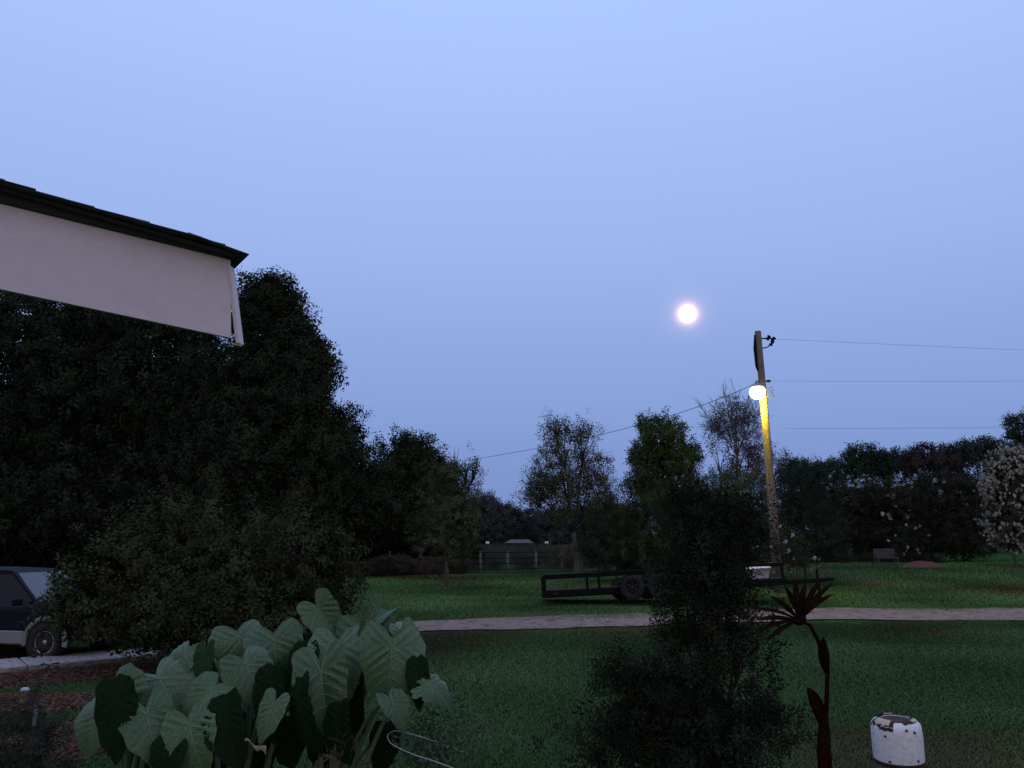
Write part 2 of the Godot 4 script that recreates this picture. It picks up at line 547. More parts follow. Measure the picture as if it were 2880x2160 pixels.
func make_grass() -> void:
	var r := RandomNumberGenerator.new()
	r.seed = 9
	var st := mb()
	for i in 14:
		var an := r.randf() * TAU
		var b := Vector3(r.randf_range(-1, 1), 0, r.randf_range(-1, 1)) * 0.07
		var d := Vector3(cos(an), 0, sin(an))
		var s := Vector3(-d.z, 0, d.x) * 0.0035
		var h := r.randf_range(0.02, 0.05)
		var m1 := b + Vector3(0, h * 0.6, 0) + d * h * 0.25
		var tip := b + Vector3(0, h, 0) + d * h * 0.8
		for p in [b - s, m1 - s * 0.8, m1 + s * 0.8, b - s, m1 + s * 0.8, b + s, m1 - s * 0.8, tip, m1 + s * 0.8]: st.add_vertex(p)
	st.generate_normals()
	var tuft := st.commit()
	var xf := []
	var cols := []
	for i in 330000:
		var d: float = 6.3 + 40.0 * pow(rng.randf(), 1.5)
		var x := rng.randf_range(-0.72, 0.72) * d
		var z := -d
		# driveway runs across; keep its bed free
		var near_edge: float = lerpf(-19.2, -22.2, clampf((x + 2.0) / 16.0, 0, 1))
		var far_edge: float = lerpf(-21.5, -25.4, clampf((x + 2.3) / 18.0, 0, 1))
		var on := z < near_edge - 0.1 + 0.28 * rng.randfn() and z > far_edge + 0.1 + 0.28 * rng.randfn()
		if on and rng.randf() > 0.04: continue
		var w := nz.get_noise_2d(x * 14, z * 14)
		var bare := false
		for q in BEDS:
			if bed_r(q, x, z) < 0.95 + 0.1 * rng.randfn(): bare = true
		if bare: continue
		if Vector2(x + 2.0, z + 6.2).length() < 1.0: continue
		# the walk
		var ab := Vector2(8.9, -7.05).normalized()
		var rel := Vector2(x + 14.5, z + 9.95)
		if absf(rel.cross(ab)) < 0.6 and x < -5.6: continue
		var s := rng.randf_range(0.7, 1.4) * (1.0 + 0.3 * w) * maxf(1.0, d / 20.0)
		xf.append(Transform3D(Basis(Vector3.UP, rng.randf() * TAU).scaled(Vector3(s * 1.2, s, s * 1.2)), Vector3(x, ground(x, z) - 0.005, z)))
		var v := rng.randf_range(0.85, 1.12) * (1.0 + 0.7 * w) * (1.3 if z < far_edge else 1.0)
		var dry := clampf(nz.get_noise_2d(x * 9 + 300, z * 9) * 2.0 - 0.35 + 0.45 * exp(-absf(z - near_edge) * 1.1) + (0.5 if rng.randf() < 0.07 else 0.0), 0, 1)
		cols.append(Color(lerpf(0.057, 0.084, dry) * v, lerpf(0.107, 0.076, dry) * v, lerpf(0.037, 0.038, dry) * v))
	var o := scatter("grass", self, tuft, M["leaf"], xf, cols)
	tag(o, "short dark green lawn grass on both sides of the gravel drive", "grass", "", "stuff")

# ---------------------------------------------------------------- things
func make_roof() -> void:
	var tl := Vector3(-3.16, 4.3, -4.62)
	var bl := Vector3(-3.09, 3.75, -4.62)
	var tr := Vector3(-2, 4.21, -5.4)
	var br := Vector3(-1.96, 3.64, -5.4)
	var u := (tr - tl)
	var rl := Vector3(-3.15, 4.36, -4.6)
	var rr := Vector3(-2, 4.22, -5.38)
	var ru := rr - rl
	var re := rl - ru * 1.4
	var e0 := tl - u * 1.4                       # upper left end, out of the picture
	var eb0 := bl - (br - bl) * 1.4
	var flat := Vector3(u.x, 0, u.z).normalized()
	var back := Vector3(flat.z, 0, -flat.x)      # away from the eye
	if back.z > 0: back = -back
	var t := thing("porch_roof", "pale boarded end of a shingled porch roof jutting in at the left edge", "porch roof", Vector3(e0.x, 0, e0.z))
	var o := t.position
	var st := mb()
	var th := back * 0.03
	# pale apron panel
	var fl := [e0 - o, tr - o, br - o, eb0 - o]
	quad(st, fl[3], fl[0], fl[1], fl[2])
	quad(st, fl[2] + th, fl[1] + th, fl[0] + th, fl[3] + th)
	quad(st, fl[3], fl[2], fl[2] + th, fl[3] + th)
	quad(st, fl[1], fl[0], fl[0] + th, fl[1] + th)
	quad(st, fl[2], fl[1], fl[1] + th, fl[2] + th)
	quad(st, fl[0], fl[3], fl[3] + th, fl[0] + th)
	obj("gable_panel", st, M["white_board"], t)
	# trim strip let down the loose end of the panel, a little sprung
	st = mb()
	var p0 := Vector3(-2.01, 4.17, -5.43) - o
	var p1 := Vector3(-1.92, 3.61, -5.47) - o
	bar(st, p0, p1, 0.026, 0.10)
	obj("corner_board", st, M["white_board"], t)
	st = mb()
	bar(st, Vector3(-1.97, 3.61, -5.46) - o, Vector3(-1.91, 3.6, -5.46) - o, 0.03, 0.012)
	obj("bottom_block", st, M["white_board"], t)
	# roof deck just over the panel, soffit overhang towards the eye
	var slope := ru.normalized()
	var nrm := slope.cross(back).normalized()
	if nrm.y < 0: nrm = -nrm
	var front := -back
	var len := (rr - re).length() + 0.02
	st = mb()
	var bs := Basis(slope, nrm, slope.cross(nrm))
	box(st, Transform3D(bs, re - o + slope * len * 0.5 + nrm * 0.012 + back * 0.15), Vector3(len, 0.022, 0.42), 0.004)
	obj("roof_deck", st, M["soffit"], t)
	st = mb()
	var rk := [e0 - o + front * 0.012, tr - o + front * 0.012, rr - o + front * 0.012, re - o + front * 0.012]  # dark strip under the roof edge: soffit, with its shadow in the colour
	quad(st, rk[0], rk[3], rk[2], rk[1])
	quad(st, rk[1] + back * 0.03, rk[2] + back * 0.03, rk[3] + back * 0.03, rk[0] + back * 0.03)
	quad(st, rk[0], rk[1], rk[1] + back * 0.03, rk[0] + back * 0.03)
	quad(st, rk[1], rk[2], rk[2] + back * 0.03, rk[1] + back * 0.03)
	obj("soffit_shade_strip", st, M["soffit"], t)
	# shingle courses, each lapping over the next one down, ends a little uneven
	var k := 0
	var d := len + 0.08
	while d > 0.0:
		var l := 0.42
		st = mb()
		var lift := 0.03 + rng.randf_range(0, 0.006)
		var tilt := Basis(slope.cross(nrm), 0.026 + rng.randf_range(-0.006, 0.012))
		if k == 0: tilt = Basis(slope.cross(nrm), -0.07)
		box(st, Transform3D(tilt * bs, re - o + slope * (d - l * 0.5) + nrm * lift + back * (0.15 + rng.randf_range(-0.012, 0.012))), Vector3(l, 0.009, 0.54), 0.002)
		obj("shingle_course", st, M["shingle"], t)
		d -= 0.165
		k += 1
	# fascia under the low end and a post at the high end, outside the picture
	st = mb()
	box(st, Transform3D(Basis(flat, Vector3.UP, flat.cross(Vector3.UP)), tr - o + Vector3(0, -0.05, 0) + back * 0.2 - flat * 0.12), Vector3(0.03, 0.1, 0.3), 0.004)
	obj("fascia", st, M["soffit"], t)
	for s in [0.2]:
		obj("post", bx(Vector3(0.3, (eb0.y + 0.2) * 0.5, 0) + back * s, Vector3(0.14, eb0.y + 0.2, 0.14), 0.01), M["white_board"], t)

func make_pole() -> void:
	var base := Vector3(10.1, ground(10.1, -31), -31)
	var top := Vector3(9.86, 10.26, -31)
	var t := thing("utility_pole", "leaning wooden utility pole with a lit yard lamp fixed near its top", "utility pole", base)
	var v := top - base
	var st := mb(true)
	tube(st, [Vector3(0, -0.3, 0), v * 0.25, v * 0.5, v * 0.75, v], [0.185, 0.172, 0.158, 0.142, 0.125], 14)
	obj("pole", st, M["pole_wood"], t)
	# spool insulators and brackets on the right side
	var at := func(f: float) -> Vector3: return v * f
	var a: Vector3 = at.call(0.97)
	st = mb(true)
	tube(st, [a + Vector3(0.1, 0, 0), a + Vector3(0.34, 0.02, 0.05), a + Vector3(0.62, -0.02, 0.05)], [0.03, 0.03, 0.03], 6)
	tube(st, [a + Vector3(0.1, -0.4, 0), a + Vector3(0.34, -0.35, 0.05), a + Vector3(0.55, -0.12, 0.05)], [0.025, 0.025, 0.025], 6)
	obj("bracket", st, M["wire"], t)
	for q in [Vector3(0.38, 0.03, 0.05), Vector3(0.58, -0.04, 0.05), Vector3(0.5, -0.2, 0.05)]:
		st = mb(true)
		lathe(st, Transform3D(Basis(Vector3.FORWARD, 0.6), a + q), [[0.0, -0.09], [0.07, -0.09], [0.08, -0.05], [0.045, -0.02], [0.045, 0.02], [0.08, 0.05], [0.07, 0.09], [0.0, 0.09]], 10)
		obj("insulator", st, M["dark_metal"], t)
	st = mb(true)
	tube(st, [at.call(0.985) + Vector3(-0.14, 0, 0.04), at.call(0.93) + Vector3(-0.19, 0, 0.05), at.call(0.86) + Vector3(-0.18, 0, 0.05), at.call(0.84) + Vector3(-0.14, 0, 0.05)], [0.035, 0.06, 0.05, 0.03], 7)
	obj("cutout_fuse", st, M["dark_metal"], t)
	var b: Vector3 = at.call(0.795)
	for q in [Vector3(0.25, 0.06, 0.03), Vector3(-0.2, 0.02, 0.03)]:
		st = mb(true)
		tube(st, [b + Vector3(0, q.y, 0.02), b + q], [0.02, 0.02], 6)
		lathe(st, Transform3D(Basis(Vector3.FORWARD, PI / 2), b + q), [[0.0, -0.07], [0.05, -0.07], [0.06, 0.0], [0.05, 0.07], [0.0, 0.07]], 10)
		obj("insulator", st, M["dark_metal"], t)
	for k in 4:
		st = mb(true)
		var y := -0.22 - 0.11 * k
		tube(st, bez(b + Vector3(0.1, y, 0.1), b + Vector3(0.3, y - 0.08, 0.1), b + Vector3(0.38 + 0.05 * (k % 2), y + 0.05, 0.06), 5), [0.014], 5)
		obj("drip_loop", st, M["wire"], t)
	st = mb(true)
	tube(st, [at.call(0.76) + Vector3(-0.11, 0, 0.12), at.call(0.6) + Vector3(-0.12, 0, 0.13), at.call(0.3) + Vector3(-0.13, 0, 0.14), Vector3(-0.14, 0.1, 0.15)], [0.018], 5)
	obj("conduit", st, M["galvanised"], t)
	for f in [0.12, 0.2, 0.28, 0.33]:
		var q: Vector3 = at.call(f)
		st = mb()
		box(st, Transform3D(Basis(), q + Vector3(0.02, 0, 0.175)), Vector3(0.12, 0.05, 0.02), 0.004)
		obj("tag_plate", st, M["dark_metal"], t)
	# the yard lamp: arm, hood, glowing lens
	var l := Vector3(9.55, 7.7, -30.5) - base
	st = mb(true)
	tube(st, bez(l + Vector3(0.26, 0.38, -0.5), l + Vector3(0.05, 0.5, -0.25), l + Vector3(0, 0.36, 0), 6), [0.025], 7)
	obj("lamp_arm", st, M["galvanised"], t)
	st = mb(true)
	lathe(st, Transform3D(Basis(), l), [[0.0, 0.42], [0.07, 0.42], [0.09, 0.3], [0.22, 0.26], [0.235, 0.21], [0.0, 0.21]], 20)
	obj("lamp_hood", st, M["galvanised"], t)
	st = mb(true)
	lathe(st, Transform3D(Basis(), l), [[0.0, 0.2], [0.2, 0.2], [0.28, 0.13], [0.31, 0.02], [0.29, -0.1], [0.235, -0.2], [0.14, -0.27], [0.0, -0.295]], 24)
	obj("lamp_lens", st, M["glowing_lens"], t)
	var light := OmniLight3D.new()
	light.name = "yard_lamp_light"
	light.light_color = Color(1.0, 0.9, 0.25)
	light.light_energy = 17.0
	light.light_size = 0.1
	light.omni_range = 60
	light.omni_attenuation = 2
	light.shadow_enabled = true
	add_child(light, true)
	light.position = base + l + Vector3(0.06, -0.4, -0.02)
	# wires
	var wires := [
		[base + a + Vector3(0.62, -0.02, 0.05), Vector3(20.78, 9.65, -31.5), 0.1, "thin overhead wire running right from the very top of the pole"],
		[base + b + Vector3(0.25, 0.06, 0.03), Vector3(20.63, 8.37, -31.5), 0.1, "thin overhead wire running right from just above the lamp"],
		[base + at.call(0.615) + Vector3(0.2, 0, 0.1), Vector3(20.41, 6.49, -31.5), 0.1, "lowest overhead wire running right from below the lamp"]]
	for w in wires:
		w[1] = w[0] + (w[1] - w[0]) * 2.6
		st = mb(true)
		tube(st, bez(w[0], (w[0] + w[1]) * 0.5 - Vector3(0, w[2], 0), w[1], 16), [0.0045], 5)
		tag(obj("overhead_wire", st, M["wire"]), w[3], "wire")
	st = mb(true)
	tube(st, bez(base + b + Vector3(-0.2, 0.0, 0.03), Vector3(6.97, 7.29, -42), Vector3(-7.17, 7.16, -60), 24), [0.013], 5)
	tag(obj("overhead_wire", st, M["wire"]), "sagging thicker wire running left from the pole behind the trees", "wire")

func wheel(t: Node3D, at: Vector3, r: float, w: float, outward: Vector3, rim_mat: String, spokes: int) -> void:
	var f := Transform3D(frame_of(outward), at)
	var st := mb(true)
	lathe(st, f, [[r * 0.62, -w * 0.5], [r * 0.93, -w * 0.5], [r, -w * 0.36], [r, w * 0.36], [r * 0.93, w * 0.5], [r * 0.64, w * 0.5], [r * 0.6, w * 0.42], [r * 0.6, -w * 0.4]], 28)
	var wh := Node3D.new()
	put(wh, "wheel", t)
	obj("tyre", st, M["black_rubber"], wh)
	st = mb(true)
	lathe(st, f, [[r * 0.6, -w * 0.3], [r * 0.62, w * 0.44], [r * 0.56, w * 0.44], [r * 0.53, w * 0.3], [r * 0.5, w * 0.1], [0.0, w * 0.08]], 28)
	lathe(st, f, [[0.0, w * 0.42], [r * 0.12, w * 0.42], [r * 0.17, w * 0.34], [r * 0.17, w * 0.1]], 16)
	for k in spokes:
		var b := f.basis * Basis(Vector3.UP, TAU * k / spokes)
		box(st, Transform3D(b, at + b * Vector3(r * 0.34, w * 0.3, 0)), Vector3(r * 0.46, w * 0.12, r * 0.17), 0.01)
	obj("rim", st, M[rim_mat], wh)

func make_car() -> void:
	# x forward, z to the right side of the car
	var t := thing("parked_suv", "dark navy sport utility vehicle with grey lower trim half hidden by the big shrub", "suv", Vector3(-9.8, -0.02, -16.4), -0.20)
	t.scale = Vector3.ONE * 0.92
	var st := mb()
	# cross sections: [x, floor, sill, belt, hood/roof, half width at belt, half width at roof]
	var sec := [[-2.35, 0.55, 0.62, 0.95, 1.0, 0.80, 0.74], [-2.28, 0.42, 0.6, 1.05, 1.12, 0.88, 0.82], [-1.2, 0.36, 0.6, 1.08, 1.14, 0.92, 0.84], [0.0, 0.36, 0.6, 1.06, 1.12, 0.92, 0.84], [0.95, 0.36, 0.6, 1.04, 1.1, 0.92, 0.84], [1.7, 0.4, 0.6, 1.0, 1.06, 0.91, 0.78], [2.15, 0.42, 0.6, 0.93, 0.99, 0.88, 0.74], [2.32, 0.5, 0.62, 0.8, 0.86, 0.8, 0.66]]
	var ring := func(s: Array) -> Array:
		return [Vector3(s[0], s[1], -s[5] * 0.94), Vector3(s[0], s[2], -s[5]), Vector3(s[0], s[3] - 0.08, -s[5]), Vector3(s[0], s[3], -s[5] * 0.975), Vector3(s[0], s[4], -s[6]), Vector3(s[0], s[4] + 0.02, 0), Vector3(s[0], s[4], s[6]), Vector3(s[0], s[3], s[5] * 0.975), Vector3(s[0], s[3] - 0.08, s[5]), Vector3(s[0], s[2], s[5]), Vector3(s[0], s[1], s[5] * 0.94)]
	for i in sec.size() - 1:
		var a: Array = ring.call(sec[i])
		var b: Array = ring.call(sec[i + 1])
		for k in 10: quad(st, a[k], b[k], b[k + 1], a[k + 1])
		quad(st, a[10], b[10], b[0], a[0])
	for e in [0, sec.size() - 1]:
		var a: Array = ring.call(sec[e])
		for k in range(1, 10):
			for q in ([a[0], a[k], a[k + 1]] if e else [a[0], a[k + 1], a[k]]): st.add_vertex(q)
	obj("body", st, M["navy_paint"], t)
	# greenhouse: roof, pillars, panes
	var A := [Vector3(1.15, 1.1, 0.80), Vector3(0.35, 1.70, 0.62), Vector3(-2.0, 1.72, 0.62), Vector3(-2.28, 1.12, 0.78)]
	st = mb(true)
	var rf := [[-2.1, 1.71, 0.6], [-1.9, 1.775, 0.62], [-0.8, 1.8, 0.63], [0.25, 1.77, 0.62], [0.42, 1.71, 0.6]]
	for i in rf.size() - 1:
		var p: Array = rf[i]
		var q: Array = rf[i + 1]
		for s in [-1.0, 1.0]:
			quad(st, Vector3(p[0], p[1] - 0.08, s * (p[2] + 0.035)), Vector3(q[0], q[1] - 0.08, s * (q[2] + 0.035)), Vector3(q[0], q[1] - 0.02, s * q[2]), Vector3(p[0], p[1] - 0.02, s * p[2]))
		quad(st, Vector3(p[0], p[1] - 0.02, -p[2]), Vector3(q[0], q[1] - 0.02, -q[2]), Vector3(q[0], q[1], 0), Vector3(p[0], p[1], 0))
		quad(st, Vector3(p[0], p[1], 0), Vector3(q[0], q[1], 0), Vector3(q[0], q[1] - 0.02, q[2]), Vector3(p[0], p[1] - 0.02, p[2]))
	obj("roof", st, M["navy_paint"], t)
	for s in [-1.0, 1.0]:
		var S := Vector3(1, 1, s)
		for pp in [[A[0], A[1]], [Vector3(-0.15, 1.1, 0.83), Vector3(-0.2, 1.71, 0.635)], [Vector3(-1.2, 1.1, 0.83), Vector3(-1.15, 1.71, 0.635)], [A[3], A[2]]]:
			st = mb()
			bar(st, pp[0] * S, pp[1] * S, 0.07, 0.06)
			obj("pillar", st, M["navy_paint"], t)
		st = mb()
		quad(st, Vector3(1.1, 1.1, 0.805) * S, Vector3(0.33, 1.68, 0.625) * S, Vector3(-2.0, 1.7, 0.625) * S, Vector3(-2.25, 1.12, 0.80) * S)
		obj("side_glass", st, M["dark_glass"], t)
		obj("mirror", bx(Vector3(0.85, 1.16, 1.02 * s), Vector3(0.12, 0.15, 0.22), 0.03), M["navy_paint"], t)
		obj("rocker_panel", bx(Vector3(-0.05, 0.45, 0.905 * s), Vector3(2.1, 0.26, 0.07), 0.02), M["cladding"], t)
		obj("headlight", bx(Vector3(2.24, 0.8, 0.62 * s), Vector3(0.16, 0.17, 0.32), 0.03), M["lamp_lens"], t)
		obj("tail_light", bx(Vector3(-2.3, 0.9, 0.72 * s), Vector3(0.1, 0.35, 0.16), 0.02), M["red_lens"], t)
		obj("door_handle", bx(Vector3(-0.05, 0.92, 0.93 * s), Vector3(0.2, 0.04, 0.04), 0.01), M["cladding"], t)
		for x in [1.5, -1.42]:
			wheel(t, Vector3(x, 0.37, 0.82 * s), 0.37, 0.25, Vector3(0, 0, s), "silver", 5)
			st = mb(true)
			var inner := []
			var outer := []
			for k in 15:
				var an := PI * (k / 14.0) * 1.1 - 0.05 * PI
				inner.append(Vector3(x + cos(an) * 0.43, 0.37 + sin(an) * 0.43, 0.945 * s))
				outer.append(Vector3(x + cos(an) * 0.53, 0.37 + sin(an) * 0.52, 0.925 * s))
			for k in 14:
				quad(st, inner[k], inner[k + 1], outer[k + 1], outer[k])
				quad(st, inner[k] - Vector3(0, 0, 0.12 * s), inner[k + 1] - Vector3(0, 0, 0.12 * s), inner[k + 1], inner[k])
			obj("arch_trim", st, M["cladding"], t)
			st = mb(true)
			lathe(st, Transform3D(frame_of(Vector3(0, 0, s)), Vector3(x, 0.37, 0.78 * s)), [[0.0, 0.14], [0.43, 0.14], [0.43, 0.0]], 24)
			obj("wheel_well", st, M["black_rubber"], t)
	st = mb()
	quad(st, Vector3(1.17, 1.1, -0.77), Vector3(0.42, 1.7, -0.6), Vector3(0.42, 1.7, 0.6), Vector3(1.17, 1.1, 0.77))
	obj("windscreen", st, M["car_glass"], t)
	st = mb()
	quad(st, Vector3(-2.27, 1.12, 0.74), Vector3(-2.04, 1.7, 0.6), Vector3(-2.04, 1.7, -0.6), Vector3(-2.27, 1.12, -0.74))
	obj("rear_glass", st, M["car_glass"], t)
	for s in [-0.35, 0.3]:
		st = mb(true)
		tube(st, [Vector3(1.2, 1.125, s), Vector3(1.1, 1.19, s + 0.5)], [0.014, 0.01], 5)
		obj("wiper", st, M["black_rubber"], t)
	obj("front_bumper", bx(Vector3(2.36, 0.5, 0), Vector3(0.22, 0.26, 1.66), 0.06), M["cladding"], t)
	obj("rear_bumper", bx(Vector3(-2.38, 0.52, 0), Vector3(0.2, 0.26, 1.66), 0.06), M["cladding"], t)
	obj("grille", bx(Vector3(2.31, 0.78, 0), Vector3(0.08, 0.16, 0.86), 0.02), M["dark_metal"], t)

func make_trailer() -> void:
	# x runs to the tongue; the frame is tipped up at the tongue
	var t := thing("utility_trailer", "black flat utility trailer with low pipe rails parked beyond the gravel drive", "trailer", Vector3(1.07, ground(1, -26), -26.2))
	var tip := Basis(Vector3.BACK, 0.052) * Basis(Vector3.RIGHT, -0.085)
	var T := func(x: float, y: float, z: float) -> Vector3: return tip * Vector3(x, y, z) + Vector3(0, 0.24, 0)
	var L := 7.7
	var W := -2.1
	var piece := func(called: String, a: Vector3, b: Vector3, w: float, h: float, m := "dark_metal") -> void:
		var st := mb()
		bar(st, a, b, w, h)
		obj(called, st, M[m], t)
	for z in [0.0, W]:
		piece.call("side_beam", T.call(-0.05, 0.13, z), T.call(L, 0.13, z), 0.09, 0.2)
		piece.call("top_rail", T.call(-0.05, 0.69, z), T.call(L, 0.69, z), 0.08, 0.09)
		for x in ([0.0, 1.36, 1.74, 4.4, 6.1, L - 0.06] if z == 0.0 else [0.0, L - 0.06]):
			piece.call("rail_post", T.call(x, 0.2, z), T.call(x, 0.66, z), 0.085, 0.085)
		for x in [2.75, 3.62]:
			wheel(t, T.call(x, 0.2, z + (0.22 if z == 0.0 else -0.22)), 0.38, 0.22, Vector3(0, 0, 1 if z == 0.0 else -1), "black_rubber", 6)
		var st := mb(true)
		for k in 16:
			var p := []
			for q in [[k, 0.0], [k + 1, 0.0], [k + 1, 1.0], [k, 1.0]]:
				var an: float = PI * q[0] / 16.0
				p.append(T.call(3.18 - cos(an) * 0.92, 0.2 + sin(an) * 0.46, z + (0.36 - 0.29 * q[1]) * (1.0 if z == 0.0 else -1.0)))
			quad(st, p[0], p[1], p[2], p[3])
		obj("fender", st, M["dark_metal"], t)
	for x in [0.0, L]:
		piece.call("end_beam", T.call(x, 0.13, 0.0), T.call(x, 0.13, W), 0.09, 0.2)
	piece.call("front_rail", T.call(L, 0.69, 0.0), T.call(L, 0.69, W), 0.08, 0.09)
	for k in 12:
		var z := -0.09 - k * (2.1 - 0.18) / 11.0
		piece.call("deck_plank", T.call(0.06, 0.245, z), T.call(L - 0.06, 0.245, z), 0.165, 0.04, "deck_wood")
	for s in [-0.25, W + 0.25]:
		piece.call("tongue_beam", T.call(L, 0.12, s), T.call(L + 1.65, 0.12, W * 0.5), 0.09, 0.14)
	piece.call("coupler", T.call(L + 1.6, 0.14, W * 0.5), T.call(L + 1.95, 0.14, W * 0.5), 0.1, 0.1)
	piece.call("jack_post", T.call(L + 1.4, 0.5, W * 0.5 + 0.12), Vector3(L + 1.42, 0.05, W * 0.5 + 0.12), 0.07, 0.07)
	piece.call("jack_foot", Vector3(L + 1.32, 0.03, W * 0.5 + 0.12), Vector3(L + 1.52, 0.03, W * 0.5 + 0.12), 0.18, 0.03)
	piece.call("tail_light", T.call(0.25, 0.13, 0.052), T.call(0.4, 0.13, 0.052), 0.02, 0.07, "red_lens")
	# a white tub riding on the deck
	var p: Vector3 = t.position + T.call(7.05, 0.27, -0.9)
	var tub := thing("white_tub", "white plastic tub sitting on the deck of the black trailer", "tub", p)
	tub.rotation = Vector3(0, 0.2, 0.052)
	var st := mb(true)
	lathe(st, Transform3D(Basis().scaled(Vector3(1.5, 1, 1)), Vector3.ZERO), [[0.0, 0.0], [0.26, 0.0], [0.29, 0.04], [0.33, 0.34], [0.36, 0.34], [0.36, 0.37], [0.31, 0.37], [0.27, 0.06], [0.0, 0.05]], 28)
	obj("shell", st, M["white_plastic"], tub)
	for s in [-1.0, 1.0]:
		st = mb(true)
		tube(st, bez(Vector3(s * 0.52, 0.3, -0.1), Vector3(s * 0.64, 0.26, 0), Vector3(s * 0.52, 0.3, 0.1), 6), [0.012], 6)
		obj("handle", st, M["galvanised"], tub)

func make_fence() -> void:
	var a := Vector3(-8.46, 0, -44.49)
	var b := Vector3(3.08, 0, -49.81)
	var t := thing("wire_fence", "low field fence of grey wooden posts and thin rails behind the lawn", "fence", a)
	var d := b - a
	var n := 7
	var pts := []
	for i in n + 1:
		var p: Vector3 = d * (i / float(n))
		p.y = ground(a.x + p.x, a.z + p.z)
		p += Vector3(rng.randf_range(-0.1, 0.1), 0, 0)
		pts.append(p)
		var st := mb(true)
		var h := rng.randf_range(1.24, 1.36)
		tube(st, [p - Vector3(0, 0.1, 0), p + Vector3(rng.randf_range(-0.03, 0.03), h, 0)], [0.085, 0.075], 9)
		obj("post", st, M["weathered_wood"], t)
	for i in n:
		for h in [1.2, 0.88, 0.56, 0.24]:
			var st := mb(true)
			tube(st, bez(pts[i] + Vector3(0, h, 0.08), (pts[i] + pts[i + 1]) * 0.5 + Vector3(0, h - rng.randf_range(0.0, 0.07), 0.08), pts[i + 1] + Vector3(0, h, 0.08), 4), [0.022], 5)
			obj("rail", st, M["dark_metal"], t)

# a heart shaped leaf: m along the midrib, n out of its face
func ear_leaf(attach: Vector3, tip: Vector3, hint: Vector3, wide: float, droop: float, sd: int, torn := 0.0, oval := false) -> Array:
	var r := RandomNumberGenerator.new()
	r.seed = sd
	var L := attach.distance_to(tip)
	var m := (tip - attach) / L
	hint += Vector3(r.randf_range(-0.5, 0.5), r.randf_range(-0.45, 0.35), 0)
	var n := (hint - m * hint.dot(m)).normalized()
	var s := m.cross(n)
	var prof := [1.0, 0.87, 0.78, 0.71, 0.655, 0.615, 0.59, 0.58, 0.585, 0.61, 0.63, 0.60, 0.48, 0.26, 0.17]
	if oval: prof = [1.0, 0.9, 0.82, 0.76, 0.715, 0.68, 0.655, 0.64, 0.635, 0.63, 0.62, 0.60, 0.56, 0.5, 0.46]
	var ph := r.randf() * TAU
	var fold := r.randf_range(0.05, 0.5)
	var twist := r.randf_range(-0.35, 0.35)
	var at := func(an: float, k: float) -> Vector3:
		# an from -PI to PI round the stalk, 0 along the midrib
		var f := absf(an) / PI * 14.0
		var i := mini(int(f), 13)
		var edge: float = lerpf(prof[i], prof[i + 1], f - i) * L * (1.0 + 0.035 * sin(an * 9 + ph) - torn * maxf(0, sin(an * 13 + ph * 2)) * 0.5)
		var q := edge * k
		var x := cos(an) * q
		var y := sin(an) * q * wide * (0.9 if oval else 1.1)
		var t := (x - 0.75 * absf(y)) if x > -0.05 * L else (-x * 0.8 - 0.75 * absf(y))
		var z := -droop * L * pow(maxf(x, 0) / L, 2.0) * 1.7 + fold * absf(y) - droop * 1.1 * y * y / L + 0.03 * L * k * k * sin(an * 3 + ph) + 0.026 * L * cos(TAU * t / (0.17 * L)) * smoothstep(0.0, 0.25, absf(y) / L) * (1.0 - 0.4 * k) + twist * x * y / L
		if x < 0: z -= 1.5 * droop * x * x / L
		return attach + m * x + s * y + n * z
	var st := mb(true)
	var N := 72
	var K := 7
	for i in N:
		var a0 := -PI + TAU * i / N
		var a1 := -PI + TAU * (i + 1) / N
		if a1 > PI - 0.01: a1 = PI - 0.0001
		for k in K:
			quad(st, at.call(a0, k / float(K)), at.call(a1, k / float(K)), at.call(a1, (k + 1.0) / K), at.call(a0, (k + 1.0) / K))
	var vs := mb(true)
	for an in [0.0, 2.62, -2.62]:
		var pts := []
		for k in 9: pts.append(at.call(an, 0.02 + 0.94 * k / 8.0) + n * 0.002)
		var w := 0.0055 * L / 0.45
		tube(vs, pts, [w, w * 0.9, w * 0.8, w * 0.7, w * 0.6, w * 0.5, w * 0.4, w * 0.3, w * 0.2], 5, false)
	# side ribs leave the midrib one after another and bend to the edge
	for sg in [-1.0, 1.0]:
		for q in [0.0, 0.17, 0.34, 0.51, 0.68]:
			var pts := []
			for k in 7:
				var yy: float = sg * L * 0.62 * wide * k / 6.0
				var xx: float = q * L + 0.75 * absf(yy) - 0.12 * absf(yy) * k / 6.0
				var an := atan2(yy / wide, xx)
				var f := absf(an) / PI * 14.0
				var i := mini(int(f), 13)
				var edge: float = lerpf(prof[i], prof[i + 1], f - i) * L
				var kk := Vector2(xx, yy / wide).length() / edge
				if kk > 0.93: break
				pts.append(at.call(an, kk) + n * 0.0015)
			if pts.size() > 2:
				var w := 0.0028 * L / 0.45
				tube(vs, pts, [w, w, w * 0.9, w * 0.8, w * 0.6, w * 0.5, w * 0.4], 4, false)
	return [st, vs]

